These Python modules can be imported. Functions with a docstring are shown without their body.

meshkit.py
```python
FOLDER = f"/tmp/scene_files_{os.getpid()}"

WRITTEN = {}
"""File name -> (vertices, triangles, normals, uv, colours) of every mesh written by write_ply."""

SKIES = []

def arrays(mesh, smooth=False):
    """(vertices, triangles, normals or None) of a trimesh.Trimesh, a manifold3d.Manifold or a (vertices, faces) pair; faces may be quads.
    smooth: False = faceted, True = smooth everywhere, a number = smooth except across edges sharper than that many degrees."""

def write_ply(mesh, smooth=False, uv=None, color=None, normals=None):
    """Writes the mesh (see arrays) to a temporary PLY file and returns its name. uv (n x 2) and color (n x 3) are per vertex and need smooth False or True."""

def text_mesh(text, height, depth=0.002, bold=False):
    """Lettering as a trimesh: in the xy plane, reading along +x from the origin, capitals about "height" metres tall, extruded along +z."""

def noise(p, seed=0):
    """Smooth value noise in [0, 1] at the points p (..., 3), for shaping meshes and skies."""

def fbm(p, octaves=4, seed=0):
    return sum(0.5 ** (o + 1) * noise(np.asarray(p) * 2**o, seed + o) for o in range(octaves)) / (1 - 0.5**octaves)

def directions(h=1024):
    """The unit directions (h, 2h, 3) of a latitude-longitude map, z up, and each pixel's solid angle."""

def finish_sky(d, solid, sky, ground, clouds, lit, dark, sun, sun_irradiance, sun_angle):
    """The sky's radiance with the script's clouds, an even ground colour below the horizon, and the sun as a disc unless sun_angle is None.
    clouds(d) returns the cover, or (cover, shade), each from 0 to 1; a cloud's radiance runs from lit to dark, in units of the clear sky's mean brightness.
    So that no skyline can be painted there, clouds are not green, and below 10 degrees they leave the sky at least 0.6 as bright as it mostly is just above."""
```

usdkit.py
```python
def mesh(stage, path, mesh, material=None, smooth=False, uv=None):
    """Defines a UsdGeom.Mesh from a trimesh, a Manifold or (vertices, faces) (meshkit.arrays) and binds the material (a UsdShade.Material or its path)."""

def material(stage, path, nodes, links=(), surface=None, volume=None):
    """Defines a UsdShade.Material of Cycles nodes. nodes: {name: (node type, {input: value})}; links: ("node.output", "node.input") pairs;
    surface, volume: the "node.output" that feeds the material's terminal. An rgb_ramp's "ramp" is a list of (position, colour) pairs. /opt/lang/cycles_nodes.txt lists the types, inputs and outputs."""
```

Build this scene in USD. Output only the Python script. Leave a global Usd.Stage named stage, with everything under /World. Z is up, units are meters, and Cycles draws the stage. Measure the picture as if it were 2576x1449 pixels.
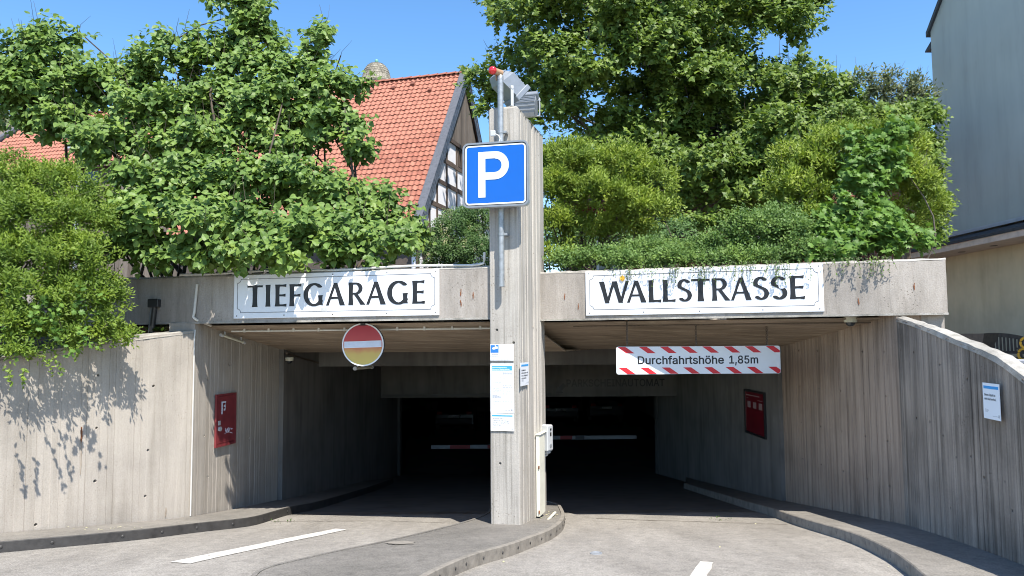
import math
import numpy as np
import trimesh, usdkit, meshkit
import manifold3d as m3
from shapely.geometry import Polygon, Point, box as sbox, LineString
from shapely.ops import unary_union
from shapely import affinity
from pxr import Usd, UsdGeom, UsdLux, UsdShade, Gf, Sdf

stage = Usd.Stage.CreateInMemory()
UsdGeom.SetStageUpAxis(stage, "Z"); UsdGeom.SetStageMetersPerUnit(stage, 1.0)
UsdGeom.Xform.Define(stage, "/World"); UsdGeom.Scope.Define(stage, "/World/Looks")
PI = math.pi
# ------------------------------------------------------------------ camera, sky, sun, exposure
PITCH, ROLL = math.radians(4.069), math.radians(0.404)
EXPOSURE = 0.98
SKY_STRENGTH, SUN_INTENSITY = 0.11, 1.12
SUN = np.array([0.22, -0.60, 1.0]); SUN /= np.linalg.norm(SUN)
cp, sp, cr, sr = math.cos(PITCH), math.sin(PITCH), math.cos(ROLL), math.sin(ROLL)
up0 = np.array([0, -sp, cp]); right0 = np.array([1.0, 0, 0]); fwd = np.array([0, cp, sp])
cright = cr * right0 - sr * up0; cup = sr * right0 + cr * up0
cam = UsdGeom.Camera.Define(stage, "/World/camera")
M = Gf.Matrix4d(*[float(x) for x in (*cright, 0, *cup, 0, *(-fwd), 0, 0, 0, 0, 1)])
cam.AddTransformOp().Set(M)
cam.CreateFocalLengthAttr(27.0); cam.CreateHorizontalApertureAttr(36.0); cam.CreateVerticalApertureAttr(20.25)
cam.CreateClippingRangeAttr(Gf.Vec2f(0.05, 5000)); cam.CreateExposureAttr(EXPOSURE)

elev = math.asin(SUN[2]); rot = math.atan2(SUN[0], SUN[1])
dome = UsdLux.DomeLight.Define(stage, "/World/sky")
skym = usdkit.material(stage, "/World/Looks/sky_light", {
    "s": ("sky_texture", {"sky_type": "single_scattering", "sun_disc": False, "sun_elevation": elev, "sun_rotation": rot, "altitude": 100.0, "air_density": 1.0, "aerosol_density": 0.35, "ozone_density": 2.2}),
    "h": ("hsv", {"saturation": 1.22, "value": 1.22}), "b": ("background_shader", {"strength": SKY_STRENGTH})}, [("s.color", "h.color"), ("h.color", "b.color")], surface="b.background")
UsdShade.MaterialBindingAPI.Apply(dome.GetPrim()).Bind(skym)
sun = UsdLux.DistantLight.Define(stage, "/World/sun")
sun.CreateIntensityAttr(SUN_INTENSITY); sun.CreateAngleAttr(0.53); sun.CreateColorAttr(Gf.Vec3f(1.0, 0.955, 0.88)); sun.CreateNormalizeAttr(True)
zx = np.cross([0, 0, 1.0], SUN); zx /= np.linalg.norm(zx); zy = np.cross(SUN, zx)
sun.AddTransformOp().Set(Gf.Matrix4d(*[float(x) for x in (*zx, 0, *zy, 0, *SUN, 0, 0, 0, 0, 1)]))

# ------------------------------------------------------------------ small tools
def ray(u, v):
    """Direction through a point of the 2576 x 1449 view of the photograph (y = 1)."""
    x, y = (u - 1288) / 1932.0, (v - 724.5) / 1932.0
    X, Y = cr * x - sr * y, sr * x + cr * y
    d = np.array([X, cp + Y * sp, sp - Y * cp])
    return d / d[1]
def at(u, v, y): return ray(u, v) * y
def G(y):
    """Height of the pavements along the ramp."""
    y = np.asarray(y, float)
    return np.where(y < 0, -1.51, np.where(y < 9, -(1.51 + .03 * y + .00472 * y * y), np.where(y < 24, -(1.1245 + .115 * y), -3.8845)))
KERB = 0.115
def on_ground(u, v, off=0.0):
    d = ray(u, v); lo, hi = 0.5, 60.0
    f = lambda y: d[2] * y - (float(G(y)) + off)
    for _ in range(60):
        mid = (lo + hi) / 2
        if f(mid) > 0: lo = mid
        else: hi = mid
    return d * lo
def facem(p, yaw):
    c, s = math.cos(yaw), math.sin(yaw)
    m = np.eye(4); m[:3, 0] = [c, s, 0]; m[:3, 1] = [-s, c, 0]; m[:3, 3] = p
    return m
def onface(u, v, m):
    """(x, z) in the frame m (x along the face, y into it) where the ray meets the plane y = 0."""
    d = ray(u, v); n = m[:3, 1]
    p = d * (np.dot(n, m[:3, 3]) / np.dot(n, d)) - m[:3, 3]
    return float(np.dot(p, m[:3, 0])), float(p[2])
cat = trimesh.util.concatenate
def T(v, f): return trimesh.Trimesh(np.asarray(v, float), np.asarray(f, int), process=False)
def bx(x0, x1, y0, y1, z0, z1, ch=0.0):
    if ch <= 0:
        b = trimesh.creation.box([x1 - x0, y1 - y0, z1 - z0]); b.apply_translation([(x0 + x1) / 2, (y0 + y1) / 2, (z0 + z1) / 2]); return b
    pts = []
    for sx in (0, 1):
        for sy in (0, 1):
            for sz in (0, 1):
                c = np.array([x1 if sx else x0, y1 if sy else y0, z1 if sz else z0]); s = np.array([-1 if k else 1 for k in (sx, sy, sz)]) * ch
                for a in range(3):
                    q = c + s; q[a] = c[a]; pts.append(q)
    return trimesh.convex.convex_hull(np.array(pts))
def tube(points, radii, sides=6, caps=True):
    p = np.asarray(points, float); n = len(p)
    t = np.gradient(p, axis=0); t /= np.linalg.norm(t, axis=1, keepdims=True) + 1e-12
    ref = np.where(np.abs(t[:, 2:]) < 0.95, [[0, 0, 1.0]], [[1.0, 0, 0]])
    a = np.cross(t, ref); a /= np.linalg.norm(a, axis=1, keepdims=True) + 1e-12
    b = np.cross(t, a); ang = np.arange(sides) * 2 * PI / sides
    v = p[:, None] + np.broadcast_to(radii, (n,))[:, None, None] * (np.cos(ang)[None, :, None] * a[:, None] + np.sin(ang)[None, :, None] * b[:, None])
    i, j = np.meshgrid(np.arange(n - 1), np.arange(sides), indexing="ij")
    q = np.stack([i * sides + j, (i + 1) * sides + j, (i + 1) * sides + (j + 1) % sides, i * sides + (j + 1) % sides], -1).reshape(-1, 4)
    f = np.vstack([q[:, [0, 1, 2]], q[:, [0, 2, 3]]])
    v = v.reshape(-1, 3)
    if caps:
        v = np.vstack([v, p[:1], p[-1:]]); k = n * sides
        jj = np.arange(sides)
        f = np.vstack([f, np.stack([np.full(sides, k), jj, (jj + 1) % sides], 1), np.stack([np.full(sides, k + 1), (n - 1) * sides + (jj + 1) % sides, (n - 1) * sides + jj], 1)])
    return T(v, f)
def cyl(p, q, r, sides=16): return tube([p, q], r, sides)
def plate(shape, y0, y1):
    """A flat shape of the face plane (x, z) given the depth y0..y1."""
    out = []
    for g in getattr(shape, "geoms", [shape]):
        if g.is_empty or g.area < 1e-9: continue
        m = trimesh.creation.extrude_polygon(g, abs(y1 - y0), engine="earcut")
        v = m.vertices.copy(); out.append(T(np.stack([v[:, 0], max(y0, y1) - v[:, 2], v[:, 1]], 1), m.faces))
    return cat(out)
def writing(text, x, z, h, y=-0.003, depth=0.0015, width=None, bold=False):
    m = meshkit.text_mesh(text, h, depth, bold); v = m.vertices.copy()
    k = 1.0 if width is None else width / (v[:, 0].max() - v[:, 0].min())
    return T(np.stack([x + (v[:, 0] - v[:, 0].min()) * k, y - v[:, 2], z + v[:, 1]], 1), m.faces)
def rrect(x0, x1, z0, z1, r): return sbox(x0 + r, z0 + r, x1 - r, z1 - r).buffer(r, quad_segs=6)
def lathe(profile, sides=24):
    m = trimesh.creation.revolve(np.asarray(profile, float), sections=sides); return m
def ccw(poly):
    c = np.array(poly.exterior.coords)[:-1]; return c if poly.exterior.is_ccw else c[::-1].copy()
def moved(m, t): m = m.copy(); m.apply_translation(t); return m
def turned(m, mat): m = m.copy(); m.apply_transform(mat); return m

used, mats_of = {}, {}
def fresh(parent, name):
    k = (str(parent), name); n = used.get(k, 0); used[k] = n + 1
    return f"{parent}/{name}" + (f"_{n:03d}" if n else "")
def data(prim, **kw):
    for k, v in kw.items():
        if v: prim.SetCustomDataByKey(k, v)
def thing(name, label=None, category=None, m=None, group=None, kind=None):
    path = fresh("/World", name); x = UsdGeom.Xform.Define(stage, path); m = np.eye(4) if m is None else m
    x.AddTransformOp().Set(Gf.Matrix4d(*[float(t) for t in m.T.ravel()]))
    mats_of[path] = m; data(x.GetPrim(), label=label, category=category, group=group, kind=kind); return path
def part(parent, name, mesh, mat, smooth=False, world=False, label=None, kind=None):
    path = fresh(parent, name)
    if world:
        root = "/".join(parent.split("/")[:3]); mesh = turned(mesh, np.linalg.inv(mats_of[root]))
    p = usdkit.mesh(stage, path, mesh, L[mat], smooth=smooth); data(p.GetPrim(), label=label, kind=kind); return path
def solo(name, mesh, mat, label=None, category=None, group=None, kind=None, smooth=False):
    path = fresh("/World", name); p = usdkit.mesh(stage, path, mesh, L[mat], smooth=smooth)
    data(p.GetPrim(), label=label, category=category, group=group, kind=kind); mats_of[path] = np.eye(4); return path

# ------------------------------------------------------------------ materials
L = {}
def plain(name, col, rough=0.55, metal=0.0, spec=0.5, vary=0.08, scale=3.0, bump=0.0, bscale=60.0, coat=0.0):
    """Paint, metal or plastic with slight uneven wear."""
    c = np.array(col, float)
    nodes = {"g": ("geometry", {}), "n": ("noise_texture", {"scale": scale, "detail": 5.0, "roughness": 0.65}),
             "r": ("rgb_ramp", {"ramp": [(0.25, c * (1 - 1.6 * vary)), (0.5, c), (0.75, np.minimum(c * (1 + vary), 1))]}),
             "p": ("principled_bsdf", {"roughness": rough, "metallic": metal, "specular_ior_level": spec, "coat_weight": coat})}
    links = [("g.position", "n.vector"), ("n.fac", "r.fac"), ("r.color", "p.base_color")]
    if bump:
        nodes["bn"] = ("noise_texture", {"scale": bscale, "detail": 4.0}); nodes["b"] = ("bump", {"strength": bump, "distance": 0.01})
        links += [("g.position", "bn.vector"), ("bn.fac", "b.height"), ("b.normal", "p.normal")]
    L[name] = usdkit.material(stage, f"/World/Looks/{name}", nodes, links, surface="p.BSDF")
def concrete(name, light, mid, dark, streak=(5, 5, .3), amount=0.55, patch=0.9, grain=0.25, bump=0.35, pits=0.12, tint=None, lo=.3, hi=.7):
    """Board-marked concrete: streaks along the boards, broad stains, fine grain and pores."""
    a, b, c = (np.array(x, float) for x in (light, mid, dark))
    nodes = {"g": ("geometry", {}),
             "m": ("mapping", {"scale": streak}), "n": ("noise_texture", {"scale": 1.6, "detail": 7.0, "roughness": 0.62, "distortion": 0.15}),
             "r": ("rgb_ramp", {"ramp": [(lo, c), (.5, b), (hi, a)]}),
             "n2": ("noise_texture", {"scale": patch, "detail": 6.0, "roughness": 0.6}),
             "r2": ("rgb_ramp", {"ramp": [(.3, (1 - amount,) * 3), (.55, (1, 1, 1)), (.75, (1.08, 1.07, 1.05))]}),
             "x": ("mix", {"mix_type": "multiply", "fac": 0.75}),
             "n3": ("noise_texture", {"scale": 70.0, "detail": 5.0, "roughness": 0.7}),
             "r3": ("rgb_ramp", {"ramp": [(.3, (1 - grain,) * 3), (.6, (1, 1, 1)), (.8, (1.1, 1.1, 1.1))]}),
             "x3": ("mix", {"mix_type": "multiply", "fac": 0.8}),
             "v": ("voronoi_texture", {"scale": 26.0, "randomness": 1.0}),
             "vr": ("rgb_ramp", {"ramp": [(0.0, (.35, .33, .31)), (pits, (.5, .48, .45)), (pits + .03, (1, 1, 1))]}),
             "vm": ("noise_texture", {"scale": 2.1, "detail": 3.0}), "vs": ("map_range", {"from_min": .52, "from_max": .66, "clamp": True}),
             "x4": ("mix", {"mix_type": "multiply", "fac": 0.6}),
             "bh": ("math", {"math_type": "add"}), "b": ("bump", {"strength": bump, "distance": 0.012}),
             "p": ("principled_bsdf", {"roughness": 0.88, "specular_ior_level": 0.3})}
    links = [("g.position", "m.vector"), ("m.vector", "n.vector"), ("n.fac", "r.fac"), ("g.position", "n2.vector"), ("n2.fac", "r2.fac"),
             ("r.color", "x.color1"), ("r2.color", "x.color2"), ("g.position", "n3.vector"), ("n3.fac", "r3.fac"), ("x.color", "x3.color1"), ("r3.color", "x3.color2"),
             ("g.position", "v.vector"), ("v.distance", "vr.fac"), ("g.position", "vm.vector"), ("vm.fac", "vs.value"), ("vs.result", "x4.fac"),
             ("x3.color", "x4.color1"), ("vr.color", "x4.color2"), ("n3.fac", "bh.value1"), ("n.fac", "bh.value2"), ("bh.value", "b.height"), ("b.normal", "p.normal"), ("x4.color", "p.base_color")]
    L[name] = usdkit.material(stage, f"/World/Looks/{name}", nodes, links, surface="p.BSDF")
def leafmat(name, cols, trans=0.35, rough=0.5, spec=0.28, hue=None):
    """Foliage: every leaf (mesh island) takes its own tone; light shines through."""
    cols = [np.array(c, float) for c in cols]; trans *= .7
    n = len(cols)
    nodes = {"g": ("geometry", {}), "r": ("rgb_ramp", {"ramp": [(i / max(n - 1, 1), c) for i, c in enumerate(cols)]}),
             "n": ("noise_texture", {"scale": 3.2, "detail": 3.0}), "nr": ("rgb_ramp", {"ramp": [(.34, (.50, .58, .52)), (.5, (1, 1, 1)), (.66, (1.25, 1.16, .92))]}), "mx": ("mix", {"mix_type": "multiply", "fac": 1.0}),
             "t": ("rgb_ramp", {"ramp": [(i / max(n - 1, 1), np.array([c[0] * 1.3, c[1] * 1.4, c[2] * .6])) for i, c in enumerate(cols)]}),
             "p": ("principled_bsdf", {"roughness": rough, "specular_ior_level": spec}), "l": ("translucent_bsdf", {}), "x": ("mix_closure", {"fac": trans})}
    links = [("g.random_per_island", "r.fac"), ("g.random_per_island", "t.fac"), ("g.position", "n.vector"), ("n.fac", "nr.fac"), ("r.color", "mx.color1"), ("nr.color", "mx.color2"), ("mx.color", "p.base_color"), ("t.color", "l.color"), ("p.BSDF", "x.closure1"), ("l.BSDF", "x.closure2")]
    L[name] = usdkit.material(stage, f"/World/Looks/{name}", nodes, links, surface="x.closure")
def asphalt(name, light, dark, patch=0.5, spots=0.5, streak=(1, 1, 1)):
    a, b = np.array(light, float), np.array(dark, float)
    nodes = {"g": ("geometry", {}), "m": ("mapping", {"scale": streak}), "n": ("noise_texture", {"scale": patch, "detail": 7.0, "roughness": .68, "distortion": .3}),
             "r": ("rgb_ramp", {"ramp": [(.3, b), (.5, (a + b) / 2), (.68, a)]}),
             "v": ("voronoi_texture", {"scale": 62.0}), "vr": ("rgb_ramp", {"ramp": [(0, (1.3, 1.28, 1.24)), (.35, (1, 1, 1)), (.7, (.66, .65, .64))]}),
             "x": ("mix", {"mix_type": "multiply", "fac": spots}),
             "n2": ("noise_texture", {"scale": 9.0, "detail": 6.0, "roughness": .7}), "r2": ("rgb_ramp", {"ramp": [(.32, (.72, .72, .72)), (.5, (1, 1, 1)), (.7, (1.15, 1.14, 1.12))]}),
             "x2": ("mix", {"mix_type": "multiply", "fac": .8}),
             "b": ("bump", {"strength": .5, "distance": .006}), "p": ("principled_bsdf", {"roughness": .82, "specular_ior_level": .35})}
    links = [("g.position", "m.vector"), ("m.vector", "n.vector"), ("n.fac", "r.fac"), ("g.position", "v.vector"), ("v.distance", "vr.fac"), ("r.color", "x.color1"), ("vr.color", "x.color2"),
             ("g.position", "n2.vector"), ("n2.fac", "r2.fac"), ("x.color", "x2.color1"), ("r2.color", "x2.color2"), ("x2.color", "p.base_color"), ("v.distance", "b.height"), ("b.normal", "p.normal")]
    L[name] = usdkit.material(stage, f"/World/Looks/{name}", nodes, links, surface="p.BSDF")
def isle(name, cols, rough=.7, scale=12, vary=.25, streak=(1, 1, 1), spec=.4):
    """Every piece (mesh island) of a set takes its own tone, with grain on top."""
    n = len(cols)
    nodes = {"g": ("geometry", {}), "r": ("rgb_ramp", {"ramp": [(i / max(n - 1, 1), c) for i, c in enumerate(cols)]}),
             "o": ("object_info", {}), "ad": ("math", {"math_type": "add"}), "fr": ("math", {"math_type": "fraction"}),
             "m": ("mapping", {"scale": streak}), "n": ("noise_texture", {"scale": scale, "detail": 6.0, "roughness": .65}), "r2": ("rgb_ramp", {"ramp": [(.3, (1 - vary,) * 3), (.55, (1, 1, 1)), (.75, (1.1, 1.1, 1.1))]}),
             "x": ("mix", {"mix_type": "multiply", "fac": 1.0}), "b": ("bump", {"strength": .3, "distance": .01}), "p": ("principled_bsdf", {"roughness": rough, "specular_ior_level": spec})}
    links = [("g.random_per_island", "ad.value1"), ("o.random", "ad.value2"), ("ad.value", "fr.value1"), ("fr.value", "r.fac"), ("g.position", "m.vector"), ("m.vector", "n.vector"), ("n.fac", "r2.fac"),
             ("r.color", "x.color1"), ("r2.color", "x.color2"), ("x.color", "p.base_color"), ("n.fac", "b.height"), ("b.normal", "p.normal")]
    L[name] = usdkit.material(stage, f"/World/Looks/{name}", nodes, links, surface="p.BSDF")

concrete("concrete_left", (.47, .42, .36), (.42, .375, .32), (.34, .30, .25), amount=.30)
concrete("concrete_beam", (.45, .405, .36), (.395, .355, .31), (.31, .275, .235), streak=(6, 6, .8), amount=.36, grain=.3, pits=.17)
concrete("concrete_pier", (.52, .485, .43), (.45, .415, .365), (.27, .25, .215), streak=(16, 16, .35), amount=.3, pits=.16)
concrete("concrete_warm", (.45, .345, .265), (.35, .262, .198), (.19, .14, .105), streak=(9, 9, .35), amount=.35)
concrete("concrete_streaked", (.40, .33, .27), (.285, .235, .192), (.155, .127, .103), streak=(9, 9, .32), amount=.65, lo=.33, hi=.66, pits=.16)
concrete("concrete_top", (.50, .47, .42), (.40, .375, .33), (.24, .225, .19), streak=(4, 4, 4), amount=.4, bump=.8)
concrete("concrete_soffit", (.46, .37, .28), (.38, .30, .225), (.24, .18, .13), streak=(.45, 9, 9), amount=.4)
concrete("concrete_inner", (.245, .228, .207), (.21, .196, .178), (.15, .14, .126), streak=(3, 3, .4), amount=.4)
concrete("render_grey", (.45, .45, .405), (.425, .425, .38), (.375, .372, .335), streak=(1.3, 1.3, .16), amount=.14, grain=.25, patch=.35, pits=.02)
concrete("render_beige", (.64, .52, .36), (.58, .475, .33), (.50, .405, .275), streak=(1.2, 1.2, .25), amount=.2, grain=.15, pits=.02)
concrete("stone_shingle", (.40, .365, .29), (.29, .26, .20), (.15, .135, .105), streak=(3, 3, 3), amount=.5, bump=.9)
asphalt("road_surface", (.345, .32, .285), (.225, .207, .182), patch=.9, spots=.75, streak=(1.5, .4, 1))
asphalt("road_left_surface", (.285, .255, .215), (.185, .168, .142), patch=.5, spots=.6)
asphalt("paving_surface", (.265, .245, .216), (.175, .162, .142), patch=.8, spots=.6)
asphalt("island_surface", (.235, .217, .192), (.15, .139, .122), patch=.7, spots=.75)
asphalt("soil", (.10, .075, .05), (.05, .038, .026), patch=1.2)
asphalt("street_surface", (.25, .235, .21), (.18, .17, .15), patch=.3)
L["road_paint"] = usdkit.material(stage, "/World/Looks/road_paint", {"g": ("geometry", {}), "n": ("noise_texture", {"scale": 11.0, "detail": 8.0, "roughness": .72}),
    "r": ("rgb_ramp", {"ramp": [(.36, (.27, .24, .20)), (.43, (.50, .47, .42)), (.55, (.62, .59, .53)), (.7, (.68, .66, .61))]}), "p": ("principled_bsdf", {"roughness": .8})},
    [("g.position", "n.vector"), ("n.fac", "r.fac"), ("r.color", "p.base_color")], surface="p.BSDF")
plain("kerb_steel", (.062, .058, .054), rough=.55, metal=.35, vary=.3, scale=7, bump=.2)
plain("kerb_face", (.22, .197, .165), rough=.8, vary=.3, scale=8, bump=.3)
plain("sign_white", (.80, .81, .83), rough=.35, vary=.03, scale=2)
plain("sign_black", (.012, .012, .014), rough=.4, vary=.3, scale=8)
plain("sign_grey_line", (.05, .05, .055), rough=.5)
plain("sticker_grey", (.5, .5, .48), rough=.6, vary=.15, scale=20)
plain("screw_metal", (.22, .21, .20), rough=.4, metal=.8)
plain("blue_panel", (.0, .098, .44), rough=.3, vary=.03, scale=1.5, coat=.2)
plain("blue_print", (.02, .16, .50), rough=.5)
plain("cyan_print", (.05, .32, .68), rough=.5)
plain("letter_cream", (.76, .77, .70), rough=.4, vary=.03)
plain("frame_grey", (.52, .54, .56), rough=.35, metal=.25, vary=.08)
plain("frame_shadow", (.035, .035, .04), rough=.6)
plain("galvanised", (.36, .37, .37), rough=.45, metal=.6, vary=.22, scale=16)
plain("aluminium", (.27, .285, .30), rough=.42, metal=.45, vary=.12, scale=9)
plain("cast_grey", (.30, .315, .33), rough=.5, metal=.35, vary=.12, scale=9)
plain("glass_dark", (.02, .022, .025), rough=.08, spec=.8)
plain("lamp_red", (.55, .012, .015), rough=.15, spec=.7, coat=.6)
plain("lamp_base", (.36, .22, .12), rough=.5)
plain("paint_red", (.20, .034, .038), rough=.42, vary=.15, scale=6)
plain("stripe_red", (.60, .012, .022), rough=.4, vary=.06)
plain("paint_white", (.75, .76, .76), rough=.4, vary=.05)
plain("reflective_grey", (.62, .66, .74), rough=.4, vary=.08, scale=8)
plain("pipe_white", (.58, .56, .51), rough=.5, vary=.1, scale=10)
plain("tube_cream", (.60, .58, .46), rough=.5, vary=.1)
plain("duct_cream", (.74, .72, .60), rough=.45, vary=.08, scale=6)
plain("box_grey", (.46, .47, .47), rough=.4, vary=.06)
plain("dark_hole", (.02, .019, .018), rough=.9)
plain("stain_brown", (.29, .235, .18), rough=.9, vary=.3, scale=30)
plain("rust", (.20, .07, .025), rough=.9, vary=.4, scale=20)
plain("chain_steel", (.16, .125, .095), rough=.5, metal=.7, vary=.25, scale=30)
plain("poster_red", (.13, .008, .014), rough=.3, vary=.1)
plain("poster_black", (.02, .02, .02), rough=.35)
plain("poster_pale", (.30, .22, .22), rough=.5)
plain("text_dark", (.06, .065, .07), rough=.6)
plain("text_mid", (.33, .34, .36), rough=.6)
plain("plaster_white", (.84, .82, .83), rough=.85, vary=.05, scale=2.5, bump=.2, bscale=30)
plain("window_white", (.78, .78, .77), rough=.5)
plain("flat_roof", (.030, .031, .034), rough=.7, vary=.3, scale=5)
plain("fascia_pink", (.52, .40, .33), rough=.7, vary=.15, scale=4)
plain("copper_green", (.13, .32, .24), rough=.55, vary=.2, scale=20)
plain("gutter_zinc", (.42, .44, .46), rough=.45, metal=.5)
plain("yellow_paint", (.62, .33, .02), rough=.35, vary=.1)
plain("bench_wood", (.085, .066, .052), rough=.7, vary=.25, scale=12)
plain("tabletop_grey", (.50, .51, .54), rough=.5)
plain("bark", (.085, .066, .048), rough=.9, vary=.35, scale=9, bump=.6, bscale=25)
plain("bark_grey", (.13, .11, .085), rough=.9, vary=.3, scale=12)
plain("leaf_yellow", (.62, .36, .03), rough=.5, vary=.2, scale=40)
plain("car_paint", (.02, .022, .026), rough=.25, coat=.6)
plain("car_paint_grey", (.09, .095, .10), rough=.25, coat=.6)
plain("tyre", (.015, .015, .015), rough=.8)
plain("tail_red", (.35, .01, .01), rough=.2)
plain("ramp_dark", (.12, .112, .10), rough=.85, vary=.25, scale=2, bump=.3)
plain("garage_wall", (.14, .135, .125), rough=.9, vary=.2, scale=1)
isle("roof_tile", [(.27, .092, .058), (.33, .122, .078), (.38, .152, .100), (.30, .106, .067), (.35, .135, .087), (.24, .084, .054)], rough=.75, scale=5, vary=.28)
isle("roof_tile_dark", [(.15, .055, .035), (.20, .075, .05), (.12, .045, .03)], rough=.8, scale=8)
isle("slate", [(.055, .06, .07), (.08, .085, .10), (.11, .115, .13), (.065, .07, .08)], rough=.5, scale=10, vary=.3)
isle("old_board", [(.115, .09, .07), (.16, .13, .105), (.20, .165, .135), (.135, .108, .085)], rough=.9, scale=3, vary=.5, streak=(14, 14, .6))
isle("timber", [(.075, .05, .036), (.10, .07, .05), (.13, .092, .068)], rough=.85, scale=6, vary=.4)
isle("old_brick", [(.30, .085, .055), (.36, .11, .07), (.25, .07, .05), (.40, .135, .09)], rough=.85, scale=9, vary=.3)
plain("mortar", (.38, .33, .28), rough=.9, vary=.15, scale=20)
leafmat("lilac_leaf", [(0.145, 0.228, 0.053), (0.194, 0.287, 0.068), (0.238, 0.335, 0.088), (0.160, 0.248, 0.058), (0.213, 0.311, 0.079), (0.276, 0.365, 0.110)], trans=.30, rough=.48, spec=.28)
leafmat("privet_leaf", [(0.190, 0.258, 0.036), (0.250, 0.309, 0.045), (0.121, 0.184, 0.026), (0.315, 0.348, 0.058), (0.074, 0.124, 0.019)], trans=.34)
leafmat("snowberry_leaf", [(0.149, 0.221, 0.030), (0.201, 0.272, 0.036), (0.258, 0.319, 0.046), (0.096, 0.160, 0.024), (0.306, 0.346, 0.053)], trans=.34)
leafmat("maple_leaf", [(0.138, 0.206, 0.042), (0.184, 0.258, 0.052), (0.235, 0.304, 0.064), (0.147, 0.225, 0.045), (0.304, 0.339, 0.064)], trans=.34, rough=.48)
leafmat("vine_leaf", [(0.116, 0.209, 0.040), (0.152, 0.254, 0.049), (0.188, 0.287, 0.062), (0.128, 0.221, 0.043)], trans=.34)
leafmat("cotoneaster_leaf", [(0.125, 0.206, 0.053), (0.178, 0.267, 0.068), (0.235, 0.319, 0.089), (0.076, 0.136, 0.039), (0.284, 0.350, 0.097)], trans=.28)
leafmat("olive_leaf", [(0.145, 0.174, 0.098), (0.183, 0.212, 0.119), (0.119, 0.149, 0.081)], trans=.3)
leafmat("dark_leaf", [(0.090, 0.162, 0.050), (0.126, 0.204, 0.062), (0.156, 0.240, 0.072)], trans=.28)
leafmat("bright_weed", [(.075, .13, .03), (.10, .16, .035)], trans=.35)
leafmat("blossom", [(.55, .52, .34), (.62, .60, .42), (.45, .44, .26)], trans=.3)
# faded sign face: the red has bleached to yellow in the lower half
usdkit  # (material below)
L["faded_red"] = usdkit.material(stage, "/World/Looks/faded_red", {
    "t": ("texture_coordinate", {}), "s": ("separate_xyz", {}), "n": ("noise_texture", {"scale": 5.0, "detail": 6.0}), "a": ("math", {"math_type": "multiply_add", "value2": .16}),
    "r": ("rgb_ramp", {"ramp": [(0, (.60, .48, .11)), (.40, (.58, .40, .10)), (.52, (.56, .22, .08)), (.66, (.46, .05, .045)), (1, (.38, .022, .035))]}),
    "mr": ("map_range", {"from_min": -.26, "from_max": .30, "clamp": True}), "p": ("principled_bsdf", {"roughness": .45})},
    [("t.object", "s.vector"), ("t.object", "n.vector"), ("n.fac", "a.value1"), ("s.z", "a.value3"), ("a.value", "mr.value"), ("mr.result", "r.fac"), ("r.color", "p.base_color")], surface="p.BSDF")
L["window_pane"] = usdkit.material(stage, "/World/Looks/window_pane", {
    "t": ("transparent_bsdf", {"color": (.85, .88, .9)}), "g": ("glossy_bsdf", {"roughness": .03}), "f": ("fresnel", {"IOR": 1.5}), "x": ("mix_closure", {})},
    [("f.fac", "x.fac"), ("t.BSDF", "x.closure1"), ("g.BSDF", "x.closure2")], surface="x.closure")

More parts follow.
